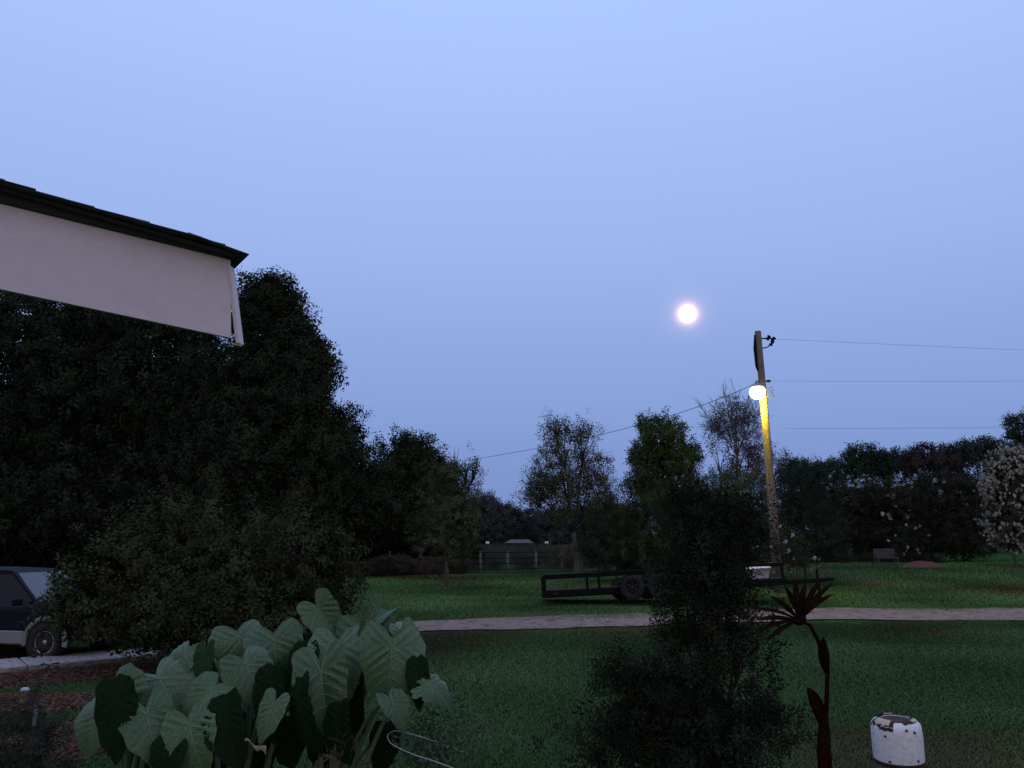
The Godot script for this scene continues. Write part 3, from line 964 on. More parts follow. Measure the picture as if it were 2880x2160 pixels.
func make_ears() -> void:
	var plants := [
		thing("elephant_ear", "left part of the elephant ear clump with broad hanging leaves beside the mulch bed", "plant", Vector3(-2.72, 0, -6.1), 0.0, "elephant ear plants"),
		thing("elephant_ear", "middle elephant ear with heart shaped pale leaves raised in front of the big shrub", "plant", Vector3(-2.0, 0, -6.2), 0.0, "elephant ear plants"),
		thing("elephant_ear", "right elephant ear with tall folded leaves rising before the lawn", "plant", Vector3(-1.35, 0, -6.25), 0.0, "elephant ear plants")]
	# [plant, attach, tip, facing, width, droop, shade in leaf colour]
	var U := Vector3(0, 0.55, 0.85)
	var D := Vector3(0.0, -0.35, 0.95)
	var list := [
		[0, Vector3(-2.89, 1.05, -5.9), Vector3(-2.99, 0.82, -5.8), Vector3(-0.3, 0.6, 0.75), 1.0, 0.3, 0],
		[0, Vector3(-2.71, 1.16, -5.75), Vector3(-2.61, 0.81, -5.65), Vector3(0.2, -0.4, 0.9), 0.62, 0.15, 1],
		[0, Vector3(-2.77, 1.2, -6), Vector3(-3.04, 1.29, -6.2), Vector3(-0.6, 0.5, 0.6), 0.7, 0.2, 0],
		[0, Vector3(-2.57, 1.25, -6.1), Vector3(-2.28, 1.02, -5.9), Vector3(0.1, 0.75, 0.65), 0.95, 0.35, 0],
		[1, Vector3(-2.46, 1.41, -6.25), Vector3(-2.54, 1.21, -6.1), Vector3(-0.35, 0.55, 0.8), 0.85, 0.3, 0],
		[1, Vector3(-2.27, 1.43, -6.12), Vector3(-2.28, 1.22, -6.05), Vector3(-0.2, -0.1, 0.95), 0.8, 0.2, 2],
		[1, Vector3(-2.13, 1.5, -6.45), Vector3(-2.03, 1.24, -6.35), Vector3(-0.1, 0.5, 0.85), 1.12, 0.3, 0],
		[1, Vector3(-1.82, 1.49, -6.35), Vector3(-1.73, 1.21, -6.2), Vector3(0.15, 0.5, 0.85), 1.05, 0.35, 0],
		[2, Vector3(-1.51, 1.71, -6.45), Vector3(-1.32, 1.48, -6.4), Vector3(0.3, 0.45, 0.85), 0.75, 0.2, 0],
		[2, Vector3(-1.31, 1.44, -6.25), Vector3(-1.26, 1.1, -6.05), Vector3(0.25, 0.5, 0.8), 0.85, 0.35, 0],
		[2, Vector3(-1.13, 1.53, -6.4), Vector3(-1.06, 1.16, -6.3), Vector3(0.35, 0.35, 0.9), 0.95, 0.25, 0],
		[2, Vector3(-0.89, 1.47, -6.15), Vector3(-0.86, 1.12, -6), Vector3(0.45, 0.35, 0.85), 1.05, 0.25, 0],
		[2, Vector3(-0.82, 1.54, -6.3), Vector3(-0.7, 1.32, -6.25), Vector3(0.6, 0.3, 0.75), 0.7, 0.2, 0],
		[1, Vector3(-1.36, 1.33, -5.95), Vector3(-1.27, 0.94, -5.8), Vector3(0.15, 0.5, 0.85), 0.7, 0.25, 0],
		[1, Vector3(-1.44, 1.16, -5.75), Vector3(-1.33, 0.83, -5.6), Vector3(-0.15, -0.45, 0.9), 0.85, 0.2, 1],
		[1, Vector3(-1.7, 1.21, -5.95), Vector3(-1.65, 0.86, -5.85), Vector3(0.1, -0.2, 0.9), 0.6, 0.15, 1],
		[1, Vector3(-1.93, 1.36, -6.05), Vector3(-1.73, 1.13, -5.9), Vector3(-0.1, 0.55, 0.8), 0.8, 0.3, 0],
		[0, Vector3(-2.14, 1.21, -5.95), Vector3(-2.29, 1.06, -5.8), Vector3(-0.2, 0.75, 0.65), 0.85, 0.35, 0],
		[1, Vector3(-1.63, 1.14, -5.75), Vector3(-1.69, 0.93, -5.65), Vector3(0.3, 0.35, 0.9), 0.6, 0.2, 0],
		[2, Vector3(-0.85, 1.13, -5.95), Vector3(-0.72, 0.99, -5.85), Vector3(0.1, 0.6, 0.8), 0.75, 0.3, 0, 0.12],
		[2, Vector3(-0.6, 1.22, -6.05), Vector3(-0.34, 1.15, -6.1), Vector3(0.0, 0.75, 0.65), 0.75, 0.6, 0, 0.3],
		[2, Vector3(-0.69, 1.3, -6.1), Vector3(-0.66, 1.07, -6), Vector3(0.1, -0.3, 0.95), 0.6, 0.15, 1],
		[0, Vector3(-2.51, 1.07, -5.8), Vector3(-2.35, 0.8, -5.65), Vector3(-0.1, 0.2, 0.95), 0.8, 0.2, 0],
		[0, Vector3(-2.19, 1.01, -5.75), Vector3(-2.05, 0.74, -5.6), Vector3(0.1, 0.1, 0.95), 0.85, 0.2, 0],
		[1, Vector3(-1.94, 1.07, -5.75), Vector3(-1.83, 0.78, -5.6), Vector3(0.0, -0.3, 0.95), 0.8, 0.2, 1],
		[2, Vector3(-1.18, 1.03, -5.8), Vector3(-1.13, 0.77, -5.7), Vector3(0.0, -0.3, 0.95), 0.75, 0.2, 1],
		[2, Vector3(-1.54, 1.39, -6.2), Vector3(-1.53, 1.15, -6.1), Vector3(-0.2, -0.2, 0.95), 0.8, 0.2, 1],
		[0, Vector3(-2.29, 0.87, -5.7), Vector3(-2.26, 0.67, -5.6), Vector3(0.2, 0.2, 0.95), 0.9, 0.2, 1],
		[0, Vector3(-2.73, 0.79, -6.22), Vector3(-2.58, 0.6, -6.16), Vector3(-0.10, 0.03, 0.9), 0.88, 0.25, 2],
		[0, Vector3(-2.59, 0.88, -6.25), Vector3(-2.65, 0.61, -6.19), Vector3(0.27, -0.16, 0.9), 0.80, 0.25, 1],
		[1, Vector3(-2.28, 0.94, -6.28), Vector3(-2.15, 0.7, -6.22), Vector3(0.27, -0.04, 0.9), 0.88, 0.25, 1],
		[1, Vector3(-2.19, 0.74, -6.31), Vector3(-2.2, 0.48, -6.25), Vector3(0.34, -0.09, 0.9), 0.75, 0.25, 1],
		[1, Vector3(-1.93, 0.89, -6.22), Vector3(-1.94, 0.63, -6.16), Vector3(0.37, -0.28, 0.9), 0.91, 0.25, 2],
		[1, Vector3(-1.86, 0.69, -6.25), Vector3(-1.83, 0.47, -6.19), Vector3(0.08, 0.21, 0.9), 0.83, 0.25, 1],
		[1, Vector3(-1.67, 0.84, -6.28), Vector3(-1.58, 0.62, -6.22), Vector3(0.18, 0.02, 0.9), 0.94, 0.25, 1],
		[2, Vector3(-1.43, 0.74, -6.31), Vector3(-1.37, 0.55, -6.25), Vector3(-0.37, -0.03, 0.9), 0.80, 0.25, 1],
		[2, Vector3(-1.32, 0.95, -6.22), Vector3(-1.28, 0.73, -6.16), Vector3(0.01, -0.09, 0.9), 0.82, 0.25, 2],
		[2, Vector3(-1.17, 1.07, -6.25), Vector3(-1.17, 0.8, -6.19), Vector3(-0.13, 0.20, 0.9), 0.76, 0.25, 1],
		[2, Vector3(-0.95, 0.8, -6.31), Vector3(-0.96, 0.56, -6.25), Vector3(0.27, 0.02, 0.9), 0.81, 0.25, 1],
		[1, Vector3(-1.71, 1.27, -6.22), Vector3(-1.59, 1.08, -6.16), Vector3(-0.12, -0.26, 0.9), 0.93, 0.25, 2],
		[2, Vector3(-1.11, 1.5, -6.28), Vector3(-1.03, 1.87, -6.22), Vector3(-0.3, 0.3, 0.9), 0.28, 0.1, 0],
		[2, Vector3(-1.13, 1.55, -6.4), Vector3(-0.91, 1.76, -6.4), Vector3(-0.4, 0.6, 0.7), 0.3, 0.1, 0]]
	var k := 0
	for e in list:
		k += 1
		var t: Node3D = plants[e[0]]
		var o := t.position
		var a: Vector3 = e[1] - o
		var b: Vector3 = e[2] - o
		var g := ear_leaf(a, b, e[3], e[4], e[5], k * 7, e[7] if e.size() > 7 else 0.0, e[6] == 1)
		var lf := obj("leaf", g[0], M[[["ear_leaf", "fresh_ear_leaf", "deep_ear_leaf"][k % 3], "shaded_ear_leaf", "half_shaded_ear_leaf"][e[6]]], t)
		if not e[6]: obj("vein", g[1], M["ear_vein"], lf)
		var st := mb(true)
		var foot := Vector3(rng.randf_range(-0.12, 0.12), -0.05, rng.randf_range(-0.1, 0.1))
		var back := Vector3(0, 0, -0.02)
		tube(st, bez(foot, Vector3(a.x * 0.5, a.y * 1.02, a.z * 0.6 - 0.12), a + back, 10), [0.026, 0.024, 0.022, 0.02, 0.018, 0.016, 0.014, 0.013, 0.012, 0.01, 0.008], 7)
		obj("stalk", st, M["ear_stalk"], t)

func make_flower() -> void:
	var base := Vector3(1.67, 0, -4.5)
	var t := thing("metal_flower", "rusted sheet metal flower on a tall stem standing at the lower right", "garden ornament", base)
	var hub := Vector3(1.57, 1.83, -4.5) - base
	var st := mb(true)
	var p1 := Vector3(1.7, 1.57, -4.5) - base
	var p2 := Vector3(1.67, 1.29, -4.5) - base
	tube(st, [Vector3(0, -0.05, 0), Vector3(0.0, 0.5, 0), p2, p1, Vector3(1.66, 1.73, -4.5) - base, Vector3(1.62, 1.81, -4.5) - base, hub], [0.017, 0.016, 0.014, 0.012, 0.011, 0.010, 0.009], 8)
	obj("stem", st, M["rust"], t)
	# lower sheath of rolled sheet
	st = mb(true)
	tube(st, [Vector3(-0.005, -0.02, 0), Vector3(-0.005, 0.6, 0), Vector3(1.65, 1.17, -4.5) - base, Vector3(1.66, 1.28, -4.5) - base, Vector3(1.67, 1.36, -4.5) - base], [0.042, 0.04, 0.038, 0.03, 0.012], 10)
	obj("sheath", st, M["rust"], t)
	st = mb(true)
	lathe(st, Transform3D(Basis(Vector3.BACK, 0.45), hub), [[0.0, -0.022], [0.02, -0.018], [0.036, -0.003], [0.038, 0.008], [0.03, 0.02], [0.0, 0.024]], 18)
	obj("hub", st, M["rust"], t)
	var tips := [Vector3(1.3, 1.9, -4.45), Vector3(1.43, 1.96, -4.55), Vector3(1.47, 2.02, -4.42), Vector3(1.59, 2.04, -4.6), Vector3(1.67, 2.02, -4.66), Vector3(1.75, 2.05, -4.62), Vector3(1.76, 2.03, -4.5), Vector3(1.72, 1.98, -4.4), Vector3(1.38, 1.82, -4.66), Vector3(1.29, 1.78, -4.4), Vector3(1.33, 1.74, -4.34)]
	for q in tips:
		blade(t, "petal", hub, q - base, Vector3(-0.35, 0.75, 0.5), 0.021, "rust")
	blade(t, "leaf", Vector3(1.7, 1.54, -4.5) - base, Vector3(1.68, 1.75, -4.47) - base, Vector3(-0.7, 0.1, 0.7), 0.036, "rust")
	blade(t, "leaf", Vector3(1.65, 1.28, -4.5) - base, Vector3(1.56, 1.5, -4.44) - base, Vector3(0.3, 0.2, 0.9), 0.05, "rust")

# a lance shaped sheet blade with a crease
func blade(t: Node3D, called: String, a: Vector3, b: Vector3, up: Vector3, w: float, m: String) -> void:
	var d := b - a
	var s := d.cross(up).normalized()
	var n := s.cross(d).normalized()
	var st := mb(true)
	var rows := []
	for i in 13:
		var f := i / 12.0
		var wd := w * pow(sin(PI * clampf(0.08 + f * 0.92, 0, 1)), 0.7) * (0.55 + 0.6 * f) if f < 1 else 0.002
		var c := a + d * f + n * 0.06 * d.length() * sin(PI * f) * (1.0 if f < 0.8 else 1.0)
		rows.append([c - s * wd + n * wd * 0.35, c, c + s * wd + n * wd * 0.35, c - n * 0.004])
	for i in 12:
		for q in [[0, 1], [1, 2], [2, 3], [3, 0]]:
			quad(st, rows[i][q[0]], rows[i][q[1]], rows[i + 1][q[1]], rows[i + 1][q[0]])
	obj(called, st, M[m], t)

func make_drum() -> void:
	var base := Vector3(2.09, 0, -4.6)
	var t := thing("enamel_drum", "white enamel drum end with a rusted open top standing on a brown post", "drum", base)
	var f := Transform3D(Basis.from_euler(Vector3(0.03, 0.3, 0.035)), Vector3(0, 1.10, 0)).scaled_local(Vector3(0.84, 0.84, 0.84))
	var st := mb(true)
	lathe(st, f, [[0.142, 0.0], [0.15, 0.0], [0.152, 0.012], [0.153, 0.17], [0.151, 0.2], [0.144, 0.225], [0.128, 0.243], [0.105, 0.252], [0.085, 0.252], [0.083, 0.246], [0.1, 0.24], [0.125, 0.225], [0.14, 0.19], [0.142, 0.0]], 48)
	obj("shell", st, M["enamel"], t)
	st = mb(true)
	lathe(st, f, [[0.138, 0.06], [0.0, 0.06]], 24)
	obj("inside_floor", st, M["dark_rust"], t)
	# ragged rust rim and peeling pieces round the hole
	var shell_y := func(r: float) -> float:
		if r < 0.105: return 0.252
		if r < 0.128: return lerpf(0.252, 0.243, (r - 0.105) / 0.023)
		if r < 0.144: return lerpf(0.243, 0.225, (r - 0.128) / 0.016)
		return lerpf(0.225, 0.2, clampf((r - 0.144) / 0.0065, 0, 1))
	var ragged := func(a0: float, a1: float, r0: float, r1: float, lift: float, sd: float) -> SurfaceTool:
		var s := mb(true)
		var prev := []
		for k in 21:
			var an := lerpf(a0, a1, k / 20.0)
			var rr := r1 * (1 + 0.09 * nz.get_noise_2d(k * 14.0 + sd * 9.0, sd)) if k > 0 and k < 20 else lerpf(r0, r1, 0.4)
			rr = minf(rr, 0.1505)
			var row := []
			for j in 6:
				var r := lerpf(r0, rr, j / 5.0)
				row.append(f * Vector3(cos(an) * (r + lift), shell_y.call(r) + lift, sin(an) * (r + lift)))
			if prev:
				for j in 5: quad(s, prev[j], prev[j + 1], row[j + 1], row[j])
			prev = row
		return s
	obj("rust_ring", ragged.call(0.0, TAU, 0.082, 0.105, 0.0016, 3.0), M["dark_rust"], t)
	obj("rust_patch", ragged.call(2.35, 3.75, 0.083, 0.149, 0.0024, 11.0), M["dark_rust"], t)
	obj("rust_patch", ragged.call(0.7, 2.0, 0.083, 0.126, 0.0024, 23.0), M["dark_rust"], t)
	obj("rust_patch", ragged.call(4.0, 5.6, 0.083, 0.14, 0.0024, 31.0), M["rust"], t)
	obj("peeled_flap", ragged.call(2.55, 3.5, 0.087, 0.14, 0.0048, 41.0), M["peeled_paint"], t)
	obj("peeled_flap", ragged.call(0.8, 1.3, 0.09, 0.12, 0.005, 47.0), M["peeled_paint"], t)
	obj("peeled_flap", ragged.call(4.7, 5.3, 0.09, 0.128, 0.005, 53.0), M["peeled_paint"], t)
	for q in [[2.75, 0.17], [1.55, 0.2], [0.85, 0.195], [2.65, 0.02], [1.5, 0.03], [0.2, 0.18], [1.9, 0.215]]:
		var d := Vector3(cos(q[0]), 0, sin(q[0]))
		st = mb(true)
		lathe(st, Transform3D(f.basis * frame_of(d), f * (d * 0.153 + Vector3(0, q[1], 0))), [[0.0, 0.006], [0.0065, 0.005], [0.008, 0.0], [0.008, -0.004]], 10)
		obj("rivet", st, M["dark_rust"], t)
	st = mb(true)
	lathe(st, f, [[0.146, -0.012], [0.154, -0.012], [0.156, 0.0], [0.154, 0.008]], 48)
	obj("lower_rim", st, M["dark_rust"], t)
	st = mb(true)
	lathe(st, Transform3D(), [[0.0, 1.088], [0.1, 1.087], [0.106, 1.07], [0.106, 0.0]], 20)
	obj("post", st, M["pole_wood"], t)

func make_garden_bits() -> void:
	# arbour with a slatted bench, far right under the shrubs
	var b := Vector3(21.65, 0.71, -46)
	b.y = ground(b.x, b.z)
	var t := thing("garden_arbor", "dark low wooden arbor beam on posts among white flowering shrubs", "arbor", b)
	for x in [-1.9, 2.1]:
		obj("post", bx(Vector3(x, 1.1, 0), Vector3(0.12, 2.2, 0.12), 0.01), M["dark_metal"], t)
	obj("beam", bx(Vector3(0.1, 2.22, 0), Vector3(4.8, 0.16, 0.2), 0.02), M["dark_metal"], t)
	for k in 7: obj("rafter", bx(Vector3(-1.9 + k * 0.66, 2.35, 0), Vector3(0.07, 0.1, 1.0), 0.01), M["dark_metal"], t)
	var bp := Vector3(20.22, 0.83, -44)
	bp.y = ground(bp.x, bp.z)
	t = thing("garden_bench", "weathered slatted garden bench standing under the dark arbor", "bench", bp)
	for k in 5: obj("back_slat", bx(Vector3(0, 0.52 + k * 0.09, -0.22), Vector3(1.15, 0.06, 0.025), 0.005, Vector3(-0.15, 0, 0)), M["weathered_wood"], t)
	for k in 4: obj("seat_slat", bx(Vector3(0, 0.44, -0.14 + k * 0.11), Vector3(1.15, 0.03, 0.08), 0.005), M["weathered_wood"], t)
	for x in [-0.52, 0.52]:
		for z in [-0.2, 0.2]: obj("leg", bx(Vector3(x, 0.21, z), Vector3(0.06, 0.42, 0.06), 0.006), M["weathered_wood"], t)
		obj("arm_rest", bx(Vector3(x, 0.64, 0.0), Vector3(0.07, 0.03, 0.48), 0.006), M["weathered_wood"], t)
	for c in t.get_children(): c.material_override = M["dim_wood"]
	# heap of red clay beside it
	var hp := Vector3(21.64, 0.84, -43)
	hp.y = ground(hp.x, hp.z)
	var st := mb(true)
	var rows := []
	for i in 7:
		var ring := []
		for k in 24:
			var an := TAU * k / 24.0
			var r := i / 6.0
			var w := 1.0 + 0.25 * nz.get_noise_2d(cos(an) * 120 + 40, sin(an) * 120)
			ring.append(Vector3(cos(an) * 1.6 * r * w, 0.34 * pow(cos(r * PI * 0.5), 1.3) * (1 + 0.4 * nz.get_noise_2d(k * 50.0, i * 60.0)) - 0.03, sin(an) * 0.9 * r * w))
		rows.append(ring)
	for i in 6:
		for k in 24: quad(st, rows[i][k], rows[i][(k + 1) % 24], rows[i + 1][(k + 1) % 24], rows[i + 1][k])
	var clay := mat("red_clay", 0.14, 0.046, 0.03, 0.95)
	clay.heightmap_enabled = true
	clay.heightmap_texture = bump_tex(80, 0.08)
	clay.heightmap_scale = 5.0
	tri(clay, 0.8)
	var heap := obj("clay_heap", st, clay)
	heap.position = hp
	tag(heap, "low heap of reddish clay at the edge of the far lawn", "soil heap")
	# grey shed far beyond the fence
	var sp := Vector3(1.3, 0, -140)
	t = thing("distant_shed", "low grey roofed shelter far off in the field beyond the fence", "shed", sp)
	obj("wall", bx(Vector3(0, 0.35, 0), Vector3(4.4, 0.7, 3.2)), M["deck_wood"], t)
	st = mb()
	for s in [-1.0, 1.0]:
		quad(st, Vector3(-2.6, 0.66, 1.9 * s), Vector3(2.6, 0.66, 1.9 * s), Vector3(1.5, 1.25, 0), Vector3(-1.5, 1.25, 0))
		for p in [Vector3(2.6 * s, 0.66, 1.9), Vector3(2.6 * s, 0.66, -1.9), Vector3(1.5 * s, 1.25, 0)]: st.add_vertex(p)
	obj("roof", st, M["dim_wood"], t)
	for q in [Vector3(5.8, 0, -136), Vector3(-4.1, 0, -136)]:
		var g := thing("field_trough", "small pale water trough in the far field, " + ("right" if q.x > 0 else "left") + " of the grey shelter", "trough", q)
		obj("basin", bx(Vector3(0, 0.75, 0), Vector3(0.6, 0.4, 0.5), 0.08), M["white_plastic"], g)
		for x in [-0.22, 0.22]: obj("leg", bx(Vector3(x, 0.27, 0), Vector3(0.06, 0.55, 0.3)), M["galvanised"], g)
	# loop of pale hose in the weeds, stake, stone, torn leaf
	st = mb(true)
	var h0 := Vector3(-0.66, 0.8, -5.75)
	var pts := [Vector3(-0.47, 0, -9.03), Vector3(-0.56, 0.87, -5.95), Vector3(-0.71, 0.9, -6), Vector3(-0.8, 0.92, -6.02), Vector3(-0.85, 0.92, -5.99), Vector3(-0.87, 0.91, -5.93), Vector3(-0.85, 0.89, -5.86), Vector3(-0.79, 0.87, -5.79), Vector3(-0.65, 0.84, -5.7), Vector3(-0.52, 0.83, -5.6), Vector3(-0.35, 0.8, -5.5), Vector3(-0.19, 0.74, -5.45)]
	var cv := Curve3D.new()
	for i in pts.size():
		var d: Vector3 = (pts[mini(i + 1, pts.size() - 1)] - pts[maxi(i - 1, 0)]) / 5.0
		cv.add_point(pts[i], -d, d)
	cv.bake_interval = 0.02
	var smooth := []
	for i in 121: smooth.append(cv.sample_baked(cv.get_baked_length() * i / 120.0))
	tube(st, smooth, [0.0034], 7)
	tag(obj("wire_hoop", st, M["pale_hose"]), "pale thin wire hoop looping out of the weeds by the elephant ears", "hoop")
	st = mb(true)
	var sb := Vector3(-3.75, 0.52, -6.6)
	tube(st, [Vector3(sb.x, 0, sb.z), Vector3(sb.x + 0.02, Vector3(-3.81, 0.99, -6.6).y, sb.z)], [0.016, 0.013], 7)
	tag(obj("garden_stake", st, M["weathered_wood"]), "thin grey wooden stake upright in the weeds at the lower left", "stake")
	st = mb(true)
	var stone := Vector3(-7.08, 0, -12.2)
	var sr := [[0.0, 0.07], [0.05, 0.065], [0.09, 0.03], [0.1, 0.0], [0.08, -0.03]]
	lathe(st, Transform3D(Basis().scaled(Vector3(1.3, 1, 0.9)), Vector3.ZERO), sr, 9)
	var so := obj("pale_stone", st, M["stone"])
	so.scale = Vector3.ONE * 0.55
	so.position = stone + Vector3(0, 0.06, 0)
	tag(so, "small pale stone on the bare soil near the concrete walk", "stone")
	st = mb(true)
	var da := Vector3(-1.75, 0.97, -5.55)
	var db := Vector3(-1.59, 0.91, -5.5)
	var ds := mb(true)
	var prev := []
	for i in 11:
		var f := i / 10.0
		var c := da.lerp(db, f) + Vector3(0, 0.012 * sin(f * 9), 0)
		var w := 0.006 + 0.02 * pow(f, 2.0) + 0.005 * sin(f * 14)
		var row := [c + Vector3(0, w, 0), c + Vector3(0, 0, 0.006), c - Vector3(0, w, 0.004)]
		if prev:
			for j in 2: quad(ds, prev[j], prev[j + 1], row[j + 1], row[j])
		prev = row
	tag(obj("dry_leaf_scrap", ds, M["dry_leaf"]), "pale dried leaf strip caught low among the elephant ear leaves", "dry leaf")

# ---------------------------------------------------------------- planting
func make_plants() -> void:
	var oak := Color(0.028, 0.038, 0.021)
	var G1 := "trees along the left of the lawn"
	tree("oak_tree", "tallest dark leafy tree whose crown stands out past the porch roof corner", "tree", Vector3(-14.0, 0, -42.5), 0.45, 3.2,
		[[Vector3(-13.61, 13.62, -41.5), Vector3(1.88, 2.41, 1.88)], [Vector3(-12.94, 14.92, -41.5), Vector3(1.33, 1.16, 1.33)], [Vector3(-12.06, 13.49, -41.5), Vector3(1.01, 1.45, 1.01)], [Vector3(-11.14, 11.59, -41), Vector3(1.38, 1.48, 1.38)], [Vector3(-10.16, 10.47, -41), Vector3(1.00, 1.48, 1.00)], [Vector3(-12.09, 10.82, -41.5), Vector3(2.29, 2.65, 2.29)], [Vector3(-12.15, 7.78, -41), Vector3(3.10, 2.86, 3.10)], [Vector3(-14.79, 8.55, -43), Vector3(3.75, 3.75, 3.75)], [Vector3(-12.46, 4.68, -41), Vector3(4.05, 3.10, 4.03)], [Vector3(-10.33, 9.07, -40), Vector3(0.98, 1.28, 0.98)], [Vector3(-14.41, 3.7, -40), Vector3(3.49, 2.56, 3.33)]], {"tint": oak, "vary": 0.2, "size": 0.78, "fill": 6.5, "rough": 0.6, "gap": 0.34, "group": G1})
	tree("oak_tree", "wide dark tree right under the porch roof", "tree", Vector3(-22.5, 0, -45), 0.45, 3.2,
		[[Vector3(-20.36, 12.41, -44), Vector3(3.84, 3.84, 3.84)], [Vector3(-21.6, 8.7, -44), Vector3(4.86, 4.35, 4.86)], [Vector3(-18.02, 7.79, -43), Vector3(3.75, 4.00, 3.75)], [Vector3(-19.98, 4.3, -43), Vector3(5.50, 3.25, 4.23)]], {"tint": oak * 0.95, "size": 0.85, "fill": 5.5, "rough": 0.55, "group": G1})
	tree("oak_tree", "dark tree at the left edge of the view behind the parked car", "tree", Vector3(-31, 0, -45), 0.45, 3.0,
		[[Vector3(-27.19, 12.83, -43.5), Vector3(4.05, 3.79, 4.05)], [Vector3(-27.11, 8.05, -43), Vector3(4.25, 4.25, 4.25)], [Vector3(-23.98, 7.04, -43), Vector3(3.50, 3.75, 3.50)], [Vector3(-24.55, 3.77, -42), Vector3(5.37, 2.93, 3.81)], [Vector3(-24.74, 14.43, -45.5), Vector3(2.38, 2.12, 2.38)]], {"tint": oak * 0.9, "size": 0.85, "fill": 5.5, "rough": 0.55, "group": G1})
	tree("oak_tree", "lower dark tree stepping down right of the tallest one", "tree", Vector3(-9.2, 0, -46), 0.3, 2.2,
		[[Vector3(-9.39, 7.59, -44.5), Vector3(1.35, 1.86, 1.35)], [Vector3(-8.74, 4.85, -44), Vector3(2.00, 2.30, 2.00)], [Vector3(-9.24, 3.1, -44), Vector3(2.81, 2.30, 2.81)], [Vector3(-8.17, 6.16, -44.5), Vector3(0.98, 1.42, 0.98)], [Vector3(-10.25, 5.82, -43.5), Vector3(1.77, 2.78, 1.77)], [Vector3(-7.47, 3.38, -45.5), Vector3(1.59, 2.12, 1.59)]], {"tint": oak * 1.05, "size": 0.72, "fill": 6.0, "rough": 0.6, "group": G1})
	tree("oak_tree", "rounded dark tree with spiky top behind the small pear shaped tree", "tree", Vector3(-6.0, 0, -49.5), 0.25, 2.4,
		[[Vector3(-5.95, 6.89, -48), Vector3(1.40, 1.45, 1.40)], [Vector3(-6.48, 5.19, -47.5), Vector3(2.07, 2.21, 2.07)], [Vector3(-4.89, 5.36, -48), Vector3(1.45, 1.95, 1.45)], [Vector3(-6.9, 3.15, -47), Vector3(2.46, 2.19, 2.46)], [Vector3(-4.57, 3.17, -48), Vector3(1.95, 2.23, 1.95)]], {"tint": oak * 1.1, "size": 0.7, "fill": 6.0, "rough": 0.75, "group": G1})
	tree("wispy_tree", "loose thin branched tree leaning right before the gap of sky", "tree", Vector3(-4.2, 0, -53), 0.16, 2.6,
		[[Vector3(-3.72, 6.9, -53), Vector3(0.80, 1.23, 0.80)], [Vector3(-2.89, 6.29, -53), Vector3(0.80, 1.29, 0.80)], [Vector3(-2.34, 6.53, -53), Vector3(0.49, 0.86, 0.49)], [Vector3(-3.24, 4.92, -53), Vector3(1.29, 1.11, 1.29)], [Vector3(-3.92, 5.07, -53), Vector3(1.05, 1.85, 1.05)]], {"tint": Color(0.0490, 0.0550, 0.0425), "size": 0.5, "fill": 2.2, "gap": 0.1, "rough": 1.2, "spray": "loose", "twigs": 12})
	tree("young_tree", "small pear shaped tree with a bare trunk standing alone on the lawn", "tree", Vector3(-2.8, 0, -35.15), 0.09, 1.1,
		[[Vector3(-2.92, 4.61, -35), Vector3(0.69, 0.69, 0.69)], [Vector3(-2.98, 3.63, -35), Vector3(1.22, 1.12, 1.22)], [Vector3(-3.08, 2.54, -35), Vector3(1.51, 1.22, 1.51)], [Vector3(-2.91, 1.65, -35), Vector3(1.14, 0.65, 0.85)], [Vector3(-2.13, 2.93, -35), Vector3(0.81, 1.22, 0.81)]], {"tint": Color(0.0577, 0.0738, 0.0394), "size": 0.36, "fill": 3.2, "gap": 0.22, "rough": 0.6, "twigs": 6})
	# understory closing the dark below the crowns
	var ug := "dark brush under the left trees"
	var ul := ["leftmost dark brush behind the parked car", "dark brush behind the left half of the big shrub", "dark brush behind the right half of the big shrub", "dark brush at the foot of the stepping tree", "dark brush behind the young tree trunk"]
	var ux := [[70, 1170], [300, 1150], [540, 1160], [740, 1170], [870, 1180]]
	for i in 5:
		var d := 44.5 + i * 1.0
		tree("understory_bush", ul[i], "bush", Vector3((ux[i][0] * 1.302 - 1440) / 2239.0 * d, 0, -d), 0.04, 0.5,
			[[Vector3((ux[i][0] * 1.302 - 1440) / 2239.0 * d, 1.5, -d), Vector3(4.2 if i < 4 else 2.6, 2.3, 1.6)], [Vector3((ux[i][0] * 1.302 - 1440) / 2239.0 * d + 2.0, 1.5, -d + 0.4), Vector3(2.6, 1.7, 1.4)]], {"tint": oak * 0.8, "size": 0.6, "fill": 5.0, "group": ug})
	# tall weeds before the fence
	var wx := []
	var wc := []
	for i in 4200:
		var f := rng.randf()
		var p := Vector3(lerpf(-8.6, -2.6, f), 0, lerpf(-43.2, -45.8, f) + rng.randf_range(-1.2, 0.6))
		if i > 3200:
			p = Vector3(rng.randf_range(-7, 6), 0, -50.5 - 75.0 * pow(rng.randf(), 1.6))
		var s := rng.randf_range(0.5, 1.1) * (1 + 0.4 * nz.get_noise_1d(p.x * 60))
		wx.append(Transform3D(Basis(Vector3.UP, rng.randf() * TAU).rotated(Vector3.RIGHT, rng.randf_range(-0.3, 0.3)).scaled(Vector3(0.7, 1.0, 0.7) * s), p))
		var v := rng.randf_range(0.6, 1.2)
		wc.append(Color(0.075 * v, 0.08 * v, 0.06 * v))
	tag(scatter("tall_weeds", self, SPRAY["needle"], M["leaf"], wx, wc), "greyish tall weeds along the foot of the field fence", "weeds", "", "stuff")
	tree("bramble", "low reddish grey bramble at the fence left of the young tree", "bush", Vector3(-5.17, 0, -45.46), 0.0, 0.3, [[Vector3(-4.79, 0.57, -42), Vector3(1.03, 0.44, 0.57)], [Vector3(-4.07, 0.48, -42), Vector3(0.73, 0.34, 0.44)]], {"tint": Color(0.0698, 0.0471, 0.0484), "size": 0.35, "fill": 2.2, "gap": 0.2, "spray": "fine"})
